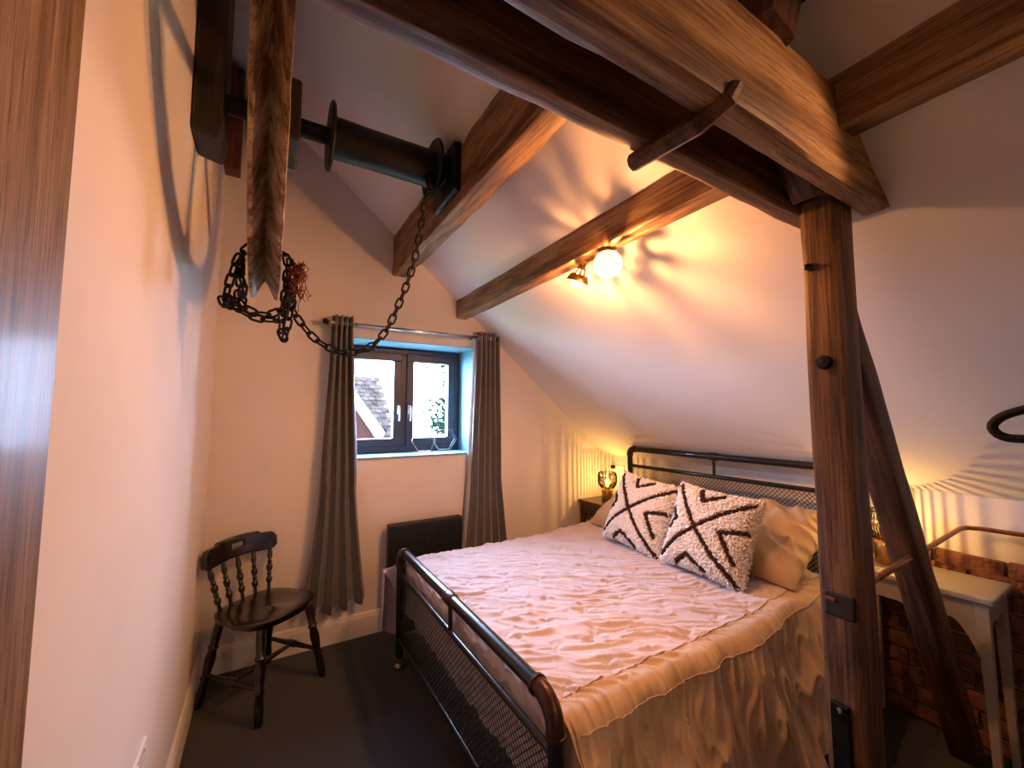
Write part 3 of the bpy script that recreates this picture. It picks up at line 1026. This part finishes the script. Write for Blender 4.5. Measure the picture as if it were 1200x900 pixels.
def quilt_pt(s, t):
    at = max(0.0, -t)
    hem_near = 0.56 - 0.22 * max(0.0, min(1.0, (QX0 + t - 1.75) / 0.45)) - 0.29 * max(0.0, min(1.0, (QX0 + t - 2.22) / 0.14))
    if s < 0:
        s = s / 0.56 * hem_near
    if s > QY1 - QY0:
        s = (QY1 - QY0) + (s - (QY1 - QY0)) * (1 - 0.85 * max(0.0, min(1.0, (QX0 + t - 2.15) / 0.2)))
    an = max(0.0, -s)
    af = max(0.0, s - (QY1 - QY0))
    X = QX0 + max(0.0, t)
    Y = QY0 + min(max(0.0, s), QY1 - QY0)
    ot, dt = bend(at)
    on_, dn = bend(an)
    of, df = bend(af)
    side = max(an, af)
    flat = math.exp(-(max(at, side) / 0.11) ** 2)
    # head end rises a little to the pillows
    z = ZT + 0.03 * max(0.0, min(1.0, (X - 1.7) / 0.6)) + 0.010 * nz(X * 2, Y * 2)
    Xp = X - ot * 0.25
    Yp = Y
    drop = max(dt, dn, df)
    tu = tuft(X, Y)
    wr = wrinkle(X, Y)
    if an > 0:
        k = min(1.0, an / 0.16)
        lean = X + 0.28 * an
        fold = 0.020 * math.sin(lean * 15 + 5 * nz(X * 2.1, an * 1.5, 2)) + 0.024 * nz(lean * 8, an * 2.5, 7) + 0.020 * ridge(nz(lean * 11 + 4, an * 3.5, 1), 3.2) + 0.012 * ridge(nz(lean * 21, an * 7, 11), 3.2)
        Yp = Y - on_ * 0.8 - 0.16 * (an / 0.55) ** 1.2 - fold * k - 0.4 * wr
        Xp += 0.012 * nz(X * 11, an * 8, 3) * k
        z += 0.006 * nz(X * 12, an * 9, 8) * k
    if af > 0:
        k = min(1.0, af / 0.2)
        Yp = Y + of * 0.8 + 0.05 * af + (0.012 * math.sin(X * 19) + 0.014 * nz(X * 8, af * 3, 4)) * k
    if at > 0:
        if side <= 0:
            Xp = QX0 + 0.012 - min(0.014, ot) + 0.010 * nz(Y * 8, at * 3) - 0.016 * ridge(nz(Y * 10 + at * 12, at * 14 - Y * 4, 21), 2.6) * min(1.0, at / 0.03)
        else:
            Xp = QX0 - min(0.014, ot) + min(side, 0.3) * 0.12
            if af > 0.03:
                kf = min(1.0, (af - 0.03) / 0.06)
                Xp = Xp * (1 - kf) + (QX0 - min(at, 0.135)) * kf
                drop = drop * (1 - kf) + df * kf
                Yp += 0.022 * kf
                z += 0.07 * min(1.0, at / 0.135) ** 2 * max(0.0, af - 0.2) / 0.3 * kf
                if at > 0.135:
                    Yp -= (at - 0.135) * 0.25 * kf
    z = z - drop
    if at > 0 and an > 0:
        z = max(z, ZT - 0.30 - 0.3 * an)
    z += flat * (tu + wr) + (1 - flat) * 0.3 * tu
    return (Xp, Yp, max(z, 0.035 + 0.01 * nz(X * 5)))
def qfn(u, v):
    return quilt_pt(s_len0 + (s_len1 - s_len0) * v, t_len0 + (t_len1 - t_len0) * u)
q = MB().grid(qfn, NT, NS)
# panel / border split
for idx in range(len(q.f)):
    i, j = idx % NT, idx // NT
    t = t_len0 + (t_len1 - t_len0) * (i + 0.5) / NT
    s = s_len0 + (s_len1 - s_len0) * (j + 0.5) / NS
    q.m[idx] = 1 if s < 0.035 else 0
quilt = thing('quilt', 'wrinkled dusky pink tufted quilt spread over the bed', 'quilt', (1.6, 1.7, 0.6))
o = q.build('quilt_cover', ['quilt', 'border'], quilt, smooth=True)
o['label'] = 'pink tufted top with tan border falling over the side'
# seams along the near border
for s_ in (0.037, -0.075):
    pts = []
    for k in range(150):
        t = 0.02 + (t_len1 - 0.06) * k / 149
        p = Vector(quilt_pt(s_, t))
        pts.append(p + Vector((0, -0.0015, 0.0015)))
    MB().tube(pts, 0.0022, 5).build('seam', 'border', quilt, smooth=True)

# pillows against the headboard
def puff(hu, hv, th, n=36, seed=0.0, pinch=0.06, wr=0.010):
    """pillow shape in local x (width), y (height), z (thickness)"""
    mb = MB()
    for sg in (1, -1):
        def fn(u, v, sg=sg):
            a, c = u * 2 - 1, v * 2 - 1
            x = hu * a * (1 - pinch * (1 - c * c))
            y = hv * c * (1 - pinch * (1 - a * a))
            ed = max(0.0, (1 - a ** 4)) ** 0.5 * max(0.0, (1 - c ** 4)) ** 0.5
            z = sg * th * ed * (1 + 0.15 * nz(x * 5 + seed, y * 5, sg))
            z += ed * wr * (nz(x * 11 + seed, y * 5, 3 + sg) + 0.9 * max(0.0, 1 - 3.2 * abs(nz(x * 9 + y * 6 + seed, y * 5 - x * 3, sg))) ** 1.5)
            return (x, y, z)
        mb.grid(fn, n, n)
    return mb
for k, (yy, lab) in enumerate(((1.345, 'plump tan pillow by the post side of the headboard'), (2.055, 'plump tan pillow on the lamp and window side of the headboard'))):
    mb = puff(0.345, 0.282, 0.105, 60, seed=k * 7.0, wr=0.030)
    o = mb.build('pillow', 'pillow', smooth=True)
    # local x -> world -y, local y -> up and back, local z -> towards the foot
    tl = math.radians(27)
    ax = Vector((0.0, -1, 0))
    up = Vector((math.cos(tl), 0, math.sin(tl)))
    nn = ax.cross(up)
    m = Matrix((ax, up, nn)).transposed().to_4x4()
    m.translation = Vector((2.366, yy, 0.772))
    o.matrix_world = m
    tag(o, lab, 'pillow', 'pillows')

# shag cushions with zigzag lines
LINES = [[(0.04, 0.96), (0.20, 0.74), (0.38, 0.50), (0.66, 0.24), (0.95, 0.04)],
         [(0.03, 0.08), (0.18, 0.30), (0.38, 0.50), (0.65, 0.72), (0.96, 0.93)],
         [(0.97, 0.60), (0.69, 0.52), (0.90, 0.24)],
         [(0.24, 0.03), (0.37, 0.15), (0.60, 0.03)],
         [(0.34, 0.97), (0.40, 0.84), (0.62, 0.96)],
         [(0.02, 0.66), (0.10, 0.55), (0.03, 0.42)]]
def seg_d(p, a, c):
    ax_, ay, bx, by = a[0], a[1], c[0], c[1]
    dx, dy = bx - ax_, by - ay
    t = max(0, min(1, ((p[0] - ax_) * dx + (p[1] - ay) * dy) / (dx * dx + dy * dy)))
    return math.hypot(p[0] - ax_ - dx * t, p[1] - ay - dy * t)
def line_d(u, v):
    return min(seg_d((u, v), L[i], L[i + 1]) for L in LINES for i in range(len(L) - 1))
def cushion(label, loc, yaw, lean, roll, seed):
    root = thing('shag_cushion', label, 'cushion', loc, group='shag cushions')
    hu = hv = 0.222
    th = 0.075
    tl = math.radians(lean)
    ya = math.radians(yaw)
    ax = Vector((math.sin(ya), -math.cos(ya), 0))
    back = Vector((math.cos(ya), math.sin(ya), 0))
    up = back * math.cos(tl) + Vector((0, 0, 1)) * math.sin(tl)
    nn = ax.cross(up)
    m = Matrix((ax, up, nn)).transposed().to_4x4() @ Matrix.Rotation(math.radians(roll), 4, 'Z')
    root.rotation_euler = m.to_euler()
    mb = puff(hu, hv, th, 40, seed=seed, pinch=0.07, wr=0.004)
    mb.build('cover', 'wool', root, world=False, smooth=True)
    rr = random.Random(int(seed * 10) + 3)
    A, B = MB(), MB()
    def surf(u, v, sg):
        a, c = u * 2 - 1, v * 2 - 1
        x = hu * a * (1 - 0.07 * (1 - c * c))
        y = hv * c * (1 - 0.07 * (1 - a * a))
        ed = max(0.0, (1 - a ** 4)) ** 0.5 * max(0.0, (1 - c ** 4)) ** 0.5
        z = sg * th * ed * (1 + 0.15 * nz(x * 5 + seed, y * 5, sg))
        return Vector((x, y, z))
    for k in range(5200):
        sg = 1 if k % 6 else -1
        u, v = rr.uniform(0.0, 1.0), rr.uniform(0.0, 1.0)
        if k % 9 == 0:                       # fringe on the rim
            e = rr.randrange(4)
            if e == 0: u = rr.uniform(0, .02)
            if e == 1: u = rr.uniform(.98, 1)
            if e == 2: v = rr.uniform(0, .02)
            if e == 3: v = rr.uniform(.98, 1)
        p = surf(u, v, sg)
        e = 0.01
        n_ = (surf(min(1, u + e), v, sg) - surf(max(0, u - e), v, sg)).cross(surf(u, min(1, v + e), sg) - surf(u, max(0, v - e), sg))
        n_ = n_.normalized() * sg if n_.length > 1e-9 else Vector((0, 0, sg))
        n_ = (n_ + Vector((rr.uniform(-.6, .6), rr.uniform(-.8, .3), rr.uniform(-.1, .1))) + Vector(((u - .5), (v - .5), 0)) * (0.8 if k % 9 == 0 else 0.2)).normalized()
        dark = sg > 0 and line_d(u, v) < 0.020
        near = sg > 0 and line_d(u, v) < 0.034
        if near and not dark:
            continue
        wd = rr.uniform(0.0040, 0.0065)
        ln = rr.uniform(0.010, 0.017) * (0.85 if dark else 1)
        s1 = n_.orthogonal().normalized()
        s2 = n_.cross(s1)
        tip = p + n_ * ln + s1 * rr.uniform(-.005, .005)
        vs_ = [p + s1 * wd, p + s2 * wd, p - s1 * wd, p - s2 * wd]
        midp = [q_ * 1.0 + n_ * ln * 0.6 for q_ in vs_]
        (B if dark else A).add(vs_ + midp + [tip], [(0, 1, 5, 4), (1, 2, 6, 5), (2, 3, 7, 6), (3, 0, 4, 7), (4, 5, 8), (5, 6, 8), (6, 7, 8), (7, 4, 8)])
    for L in LINES:                          # the dark stripes themselves
        for i in range(len(L) - 1):
            n2 = 46
            for j in range(n2):
                t = j / n2
                u = L[i][0] + (L[i + 1][0] - L[i][0]) * t + rr.uniform(-.011, .011)
                v = L[i][1] + (L[i + 1][1] - L[i][1]) * t + rr.uniform(-.011, .011)
                u, v = min(1, max(0, u)), min(1, max(0, v))
                p = surf(u, v, 1)
                n_ = Vector((rr.uniform(-.5, .5), rr.uniform(-.6, .4), 1)).normalized()
                wd = 0.0055
                s1 = n_.orthogonal().normalized()
                s2 = n_.cross(s1)
                vs_ = [p + s1 * wd, p + s2 * wd, p - s1 * wd, p - s2 * wd]
                midp = [q_ + n_ * 0.011 for q_ in vs_]
                B.add(vs_ + midp + [p + n_ * 0.017], [(0, 1, 5, 4), (1, 2, 6, 5), (2, 3, 7, 6), (3, 0, 4, 7), (4, 5, 8), (5, 6, 8), (6, 7, 8), (7, 4, 8)])
    a_ = A.build('pile', 'wool', root, world=False, smooth=True)
    a_['kind'] = 'stuff'
    b_ = B.build('stripe_pile', 'wool_dark', root, world=False, smooth=True)
    b_['kind'] = 'stuff'
    b_['label'] = 'dark brown zigzag stripes'
    return root
cushion('cream shag cushion with brown zigzag lines, on the table lamp side', (2.055, 1.835, 0.832), 5, 67, -7, 1.0)
cushion('cream shag cushion with brown zigzag lines, on the oak post side', (2.030, 1.355, 0.832), 6, 66, -5, 2.0)

# ------------------------------------------------------------------ bedside tables and lamps
def bedside(name, label, xa, xb, ya, yb, zt, m):
    t = thing(name, label, 'table', ((xa + xb) / 2, (ya + yb) / 2, 0))
    MB().box(xa - 0.015, xb, ya - 0.015, yb + 0.0, zt - 0.024, zt).build('top', m, t, bevel=0.006)
    lw = 0.034
    for x, sx in ((xa + 0.005, 1), (xb - 0.045, -1)):
        for y, sy in ((ya + 0.003, 1), (yb - 0.043, -1)):
            # tapering square leg
            vs = []
            for zz, wd in ((0.0, 0.022), (zt - 0.26, 0.034), (zt - 0.024, 0.038)):
                ox = x if sx > 0 else x + 0.038 - wd
                oy = y if sy > 0 else y + 0.038 - wd
                vs += [(ox, oy, zz), (ox + wd, oy, zz), (ox + wd, oy + wd, zz), (ox, oy + wd, zz)]
            fs = [(3, 2, 1, 0), (8, 9, 10, 11)]
            for r_ in (0, 4):
                fs += [(r_ + k, r_ + (k + 1) % 4, r_ + 4 + (k + 1) % 4, r_ + 4 + k) for k in range(4)]
            MB().add(vs, fs).build('leg', m, t, bevel=0.003)
    # front apron with a shaped lower edge
    def shaped(a0, a1):
        pts = [(a0, zt - 0.024), (a1, zt - 0.024)]
        n = 24
        for k in range(n + 1):
            s = k / n
            e = min(s, 1 - s)
            dep = 0.085 + 0.15 * max(0.0, 1 - e / 0.20) ** 1.6 - 0.022 * math.exp(-((s - 0.5) / 0.06) ** 2) * -1
            pts.append((a1 + (a0 - a1) * s, zt - 0.024 - dep))
        return pts
    MB().prism(shaped(ya + 0.03, yb - 0.03), 0, xa + 0.010, xa + 0.024).build('apron', m, t)
    MB().prism(shaped(xa + 0.03, xb - 0.03), 1, ya + 0.008, ya + 0.022).build('apron', m, t)
    MB().prism(shaped(xa + 0.03, xb - 0.03), 1, yb - 0.022, yb - 0.008).build('apron', m, t)
    return t
bedside('bedside_table', 'dark bedside table with a glass lamp, in the corner by the window wall', 2.445, 2.752, 2.535, 2.90, 0.700, 'stand_dark')
bedside('bedside_table', 'stone painted bedside table with curved apron, beyond the diagonal brace', 2.415, 2.715, 0.455, 0.915, 0.742, 'cream_paint')

def table_lamp(label, x, y, z, watts):
    t = thing('table_lamp', label, 'lamp', (x, y, z), group='bedside lamps')
    autosmooth(MB().lathe([(0, 0), (0.050, 0), (0.052, 0.004), (0.052, 0.092), (0.048, 0.098), (0.022, 0.098), (0.022, 0.118), (0, 0.118)], 28).build('base', 'brass', t, world=False))
    jar = [(0.040, 0.100), (0.052, 0.112), (0.074, 0.140), (0.080, 0.165), (0.080, 0.218), (0.076, 0.238), (0.060, 0.250), (0.0, 0.254)]
    autosmooth(MB().lathe(jar, 40).build('glass_jar', 'jar', t, world=False), 60)
    # vertical flutes in the glass
    nf = 44
    fl = MB()
    for k in range(nf):
        a = 2 * PI * k / nf
        pts = []
        for r_, zz in jar[1:7]:
            pts.append(((r_ + 0.001) * math.cos(a), (r_ + 0.001) * math.sin(a), zz))
        fl.tube(pts, 0.0026, 6, caps=True)
    o = fl.build('glass_flutes', 'flute', t, world=False, smooth=True)
    autosmooth(MB().lathe([(0, 0.118), (0.012, 0.120), (0.014, 0.132), (0.024, 0.155), (0.026, 0.168), (0.020, 0.184), (0, 0.190)], 20).build('bulb', 'bulb_glass', t, world=False), 60)
    autosmooth(MB().lathe([(0, 0.150), (0.006, 0.152), (0.006, 0.176), (0, 0.178)], 10).build('filament', 'filament', t, world=False))
    l = point_light('lamp_light', (0, 0, 0.185), watts, (1.0, 0.56, 0.16), 0.003, t)
    return t
table_lamp('small glowing glass jar lamp on the dark corner table', 2.600, 2.70, 0.700, 5.0)
table_lamp('small glowing glass jar lamp hidden behind the post and brace', 2.585, 0.80, 0.742, 3.5)

# ------------------------------------------------------------------ spot lamps on the lower purlin
def spot(label, mount, pivot, direction, watts, color, group, scale=1.0, cone=None):
    t = thing('spot_lamp', label, 'lamp', mount, group=group)
    mt, pv, dr = Vector(mount), Vector(pivot), Vector(direction).normalized()
    s = scale
    # rose on the timber
    autosmooth(MB().lathe([(0, 0), (0.036 * s, 0), (0.036 * s, 0.012), (0.028 * s, 0.018), (0, 0.018)], 20, X=aim(mt, (pv - mt) * Vector((0, 0, 1)) if abs((pv - mt).z) > 0.01 else pv - mt)).build('rose', 'brass', t))
    MB().tube([mt, mt.lerp(pv, 0.6), pv], 0.006, 8).build('arm', 'brass', t, smooth=True)
    side = dr.orthogonal().normalized()
    MB().tube([pv - side * 0.022, pv + side * 0.022], 0.010, 10).build('knuckle', 'brass', t)
    X = aim(pv, dr)
    # dome: neck, slotted shoulder, bell
    prof = [(0.016, -0.005), (0.018, 0.022), (0.030, 0.030), (0.036, 0.036), (0.044, 0.062), (0.050, 0.070), (0.060, 0.095), (0.062, 0.102)]
    prof = [(r * s, z * s) for r, z in prof]
    o = MB().lathe(prof, 48, X=X, skip=lambda i, j: i == 3 and j % 4 < 2).build('shade', 'brass', t, solid=0.002)
    autosmooth(o, 60)
    Xb = X
    autosmooth(MB().lathe([(0, 0.028), (0.012, 0.030), (0.014, 0.045), (0.030, 0.078), (0.033, 0.094), (0.026, 0.114), (0, 0.124)], 20, X=Matrix(Xb)).build('bulb', 'bulb_glass', t), 60)
    fm = MB().lathe([(0, 0.060), (0.009, 0.064), (0.010, 0.098), (0, 0.102)], 10, X=Matrix(Xb)).build('filament', 'filament', t)
    c = pv + dr * 0.112 * s
    if cone:
        d = bpy.data.lights.new('lamp_light', 'SPOT')
        d.energy, d.color, d.shadow_soft_size = watts, color, 0.03
        d.spot_size, d.spot_blend = math.radians(cone), 0.35
        o = bpy.data.objects.new('lamp_light', d)
        COL.objects.link(o)
        o.parent = t
        o.matrix_basis = aim(pv + dr * 0.135 - mt, -dr)
    else:
        point_light('lamp_light', c - mt, watts, color, 0.018, t)
        point_light('lamp_light', pv + dr * 0.050 * s - mt, watts * 0.45, color, 0.005, t)
    return t
SPW = (1.0, 0.42, 0.15)
spot('small brass spot lamp pointing at the floor, from the slim roof timber', (1.300, 1.50, 2.200), (1.296, 1.485, 2.182), (-0.12, 0.38, -0.92), 22, SPW, 'spot lamps on the timber', 0.9)
spot('small brass spot lamp turned towards the room, from the slim roof timber', (1.300, 1.34, 2.200), (1.298, 1.325, 2.165), (-0.52, -0.55, -0.65), 25, SPW, 'spot lamps on the timber')
# two unseen spot lamps, added to light the near beams and left wall
spot('added unseen spot lamp for extra light, on the other side of the truss', (1.33, -0.10, 2.205), (1.33, -0.07, 2.165), (-0.66, 0.72, -0.38), 14, (1.0, 0.52, 0.26), None, cone=112)
spot('added unseen spot lamp for extra light, near the rear wall', (1.30, -1.35, 2.20), (1.30, -1.35, 2.16), (-0.9, 0.35, -0.45), 26, (1.0, 0.52, 0.28), None, cone=130)

# ------------------------------------------------------------------ rail, hanger, sockets
o = MB().tube([(1.515, 0.552, 0.930), (2.0, 0.566, 0.932), (2.66, 0.572, 0.945), (2.70, 0.560, 0.948), (2.715, 0.52, 0.950), (2.715, -0.56, 0.974), (2.725, -0.59, 0.975), (2.775, -0.60, 0.975)], 0.010, 10)
tag(o.build('copper_rail', 'copper', smooth=True), 'copper pipe rail from the post to the low wall', 'rail')
hr = thing('hanging_rail', 'black pipe clothes rail fixed to the slope', 'rail', (1.5, 0.03, 1.62))
MB().tube([(1.25, 0.03, 1.62), (2.12, 0.03, 1.62)], 0.012, 10).build('bar', 'iron', hr)
MB().tube([(1.25, 0.03, 1.61), (1.25, 0.03, cz(1.25))], 0.010, 10).build('drop', 'iron', hr)
hg = thing('clothes_hanger', 'black velvet clothes hanger with rounded shoulder', 'hanger', (1.40, 0.03, 1.40))
HX = 1.40
pts = [(HX, 0.03, 1.505), (HX, 0.10, 1.490), (HX, 0.17, 1.468), (HX, 0.215, 1.450), (HX, 0.235, 1.430), (HX, 0.235, 1.415), (HX, 0.222, 1.402), (HX, 0.19, 1.398), (HX, 0.03, 1.398), (HX, -0.13, 1.398), (HX, -0.162, 1.402), (HX, -0.175, 1.415), (HX, -0.175, 1.43), (HX, -0.155, 1.45), (HX, -0.11, 1.468), (HX, -0.04, 1.490)]
MB().tube(resample(pts + pts[:1], 0.008)[:-1], 0.0092, 8, closed=True).build('frame', 'velvet', hg, smooth=True)
hk = [(HX, 0.03, 1.50), (HX, 0.03, 1.56)]
for k in range(9):
    a = -PI / 2 + PI * 1.25 * k / 8
    hk.append((HX, 0.03, 1.61))
hk = [(HX, 0.03, 1.50), (HX, 0.03, 1.570), (HX - 0.016, 0.03, 1.590), (HX - 0.022, 0.03, 1.615), (HX - 0.013, 0.03, 1.632), (HX, 0.03, 1.637), (HX + 0.014, 0.03, 1.632), (HX + 0.021, 0.03, 1.618)]
MB().tube(hk, 0.0025, 8).build('hook', 'chrome', hg, smooth=True)

sk = thing('wall_socket', 'white double socket low on the left wall', 'socket', (XL, 1.55, 0.50))
MB().box(XL, XL + 0.010, 1.475, 1.622, 0.44, 0.526).build('plate', 'white_plastic', sk, bevel=0.003)
for y in (1.50, 1.58):
    MB().box(XL + 0.009, XL + 0.014, y, y + 0.012, 0.505, 0.518).build('switch', 'white_plastic', sk, bevel=0.001)
sk = thing('wall_socket', 'cream socket on the low wall behind the corner lamp', 'socket', (XR, 2.73, 0.95))
MB().box(XR - 0.010, XR, 2.66, 2.80, 0.905, 0.995).build('plate', 'white_plastic', sk, bevel=0.003)
MB().tube([(XR - 0.012, 2.775, 0.975), (XR - 0.04, 2.775, 0.978)], 0.018, 12).build('plug', 'velvet', sk)

# ------------------------------------------------------------------ outside
struct(MB().box(-14, 18, YW + 0.9, 26, -3.1, -3.0).build('garden_ground', 'lawn'))
hs = thing('neighbour_house', 'brick house with pale tiled roof outside the window', 'house', (1.5, 10, -3.0))
gx, gz, ex, ez = 0.30, 3.75, 2.08, 1.06       # gable peak and eave
MB().prism([(-1.5, -3), (ex - 0.10, -3), (ex - 0.10, ez), (gx, gz - 0.15), (-1.5, 1.0)], 1, 9.0, 9.4).build('brick_wall', 'house_brick', hs)
MB().prism([(gx - .05, gz), (gx, gz - 0.26), (ex + 0.02, ez - 0.20), (ex + 0.10, ez + 0.02)], 1, 8.86, 9.0).build('bargeboard', 'white_board', hs)
MB().tube([(ex + 0.10, 8.9, ez + 0.05), (ex + 0.10, 9.5, ez + 0.03)], 0.06, 8).build('gutter', 'gutter', hs)
MB().tube([(ex + 0.12, 9.3, ez), (ex + 0.12, 9.32, -3)], 0.045, 8).build('downpipe', 'gutter', hs)
MB().box(ex - 0.1, 2.5, 9.75, 9.9, -3, 1.05).build('rear_wall', 'white_board', hs)
rf = MB()
rr = random.Random(3)
rows, cols = 14, 18
for j in range(rows):
    y0_ = 9.5 + j * 0.135
    z0_ = 0.95 + j * 0.105
    for i in range(cols):
        xa = -0.6 + i * 0.175 + (0.09 if j % 2 else 0)
        dz = rr.uniform(-.012, .012)
        rf.add([(xa, y0_, z0_ + dz), (xa + 0.165, y0_, z0_ + dz), (xa + 0.165, y0_ + 0.20, z0_ + 0.125 + dz), (xa, y0_ + 0.20, z0_ + 0.125 + dz),
                (xa, y0_, z0_ + dz + 0.03), (xa + 0.165, y0_, z0_ + dz + 0.03), (xa + 0.165, y0_ + 0.20, z0_ + 0.155 + dz), (xa, y0_ + 0.20, z0_ + 0.155 + dz)],
               [(3, 2, 1, 0), (4, 5, 6, 7), (0, 1, 5, 4), (1, 2, 6, 5), (2, 3, 7, 6), (3, 0, 4, 7)])
o = rf.build('roof_tiles', 'roof_tile', hs, fix=False)
o['kind'] = 'stuff'
MB().prism([(9.5, 0.9), (11.4, 2.37), (13.3, 0.9)], 0, -0.6, 2.55).build('roof_core', 'roof_tile', hs)
tr = thing('garden_tree', 'leafy green tree outside the window', 'tree', (3.75, 7.6, -3))
b = MB()
b.tube([(3.75, 7.6, -3), (3.70, 7.6, -1), (3.60, 7.65, 1.0), (3.45, 7.7, 2.6), (3.4, 7.7, 3.8)], [0.16, 0.14, 0.11, 0.07, 0.02], 8)
rr = random.Random(12)
tips = []
for k in range(46):
    z = rr.uniform(-0.6, 3.4)
    st = Vector((3.62 - 0.05 * z, 7.65, z))
    dv = Vector((rr.uniform(-0.85, 0.5), rr.uniform(-.6, .6), rr.uniform(-.1, .5)))
    en = st + dv * (1.0 - 0.12 * max(0, z))
    mid = st.lerp(en, 0.5) + Vector((0, 0, 0.08))
    b.tube([st, mid, en], [0.03, 0.018, 0.006], 5)
    tips += [st.lerp(en, t) for t in (0.5, 0.65, 0.8, 0.9, 1.0)]
b.build('branches', 'bark', tr)
lf = MB()
for k in range(6500):
    c = tips[rr.randrange(len(tips))] + Vector((rr.gauss(0, .13), rr.gauss(0, .13), rr.gauss(0, .12)))
    a = Vector((rr.uniform(-1, 1), rr.uniform(-1, 1), rr.uniform(-.5, .5))).normalized()
    n_ = a.orthogonal().normalized()
    bb_ = a.cross(n_)
    L_ = rr.uniform(0.04, 0.075)
    lf.add([c - a * L_, c + bb_ * L_ * 0.5 + n_ * 0.008, c + a * L_, c - bb_ * L_ * 0.5 + n_ * 0.008], [(0, 1, 2, 3)])
o = lf.build('foliage', 'leaf', tr, fix=False)
o['kind'] = 'stuff'
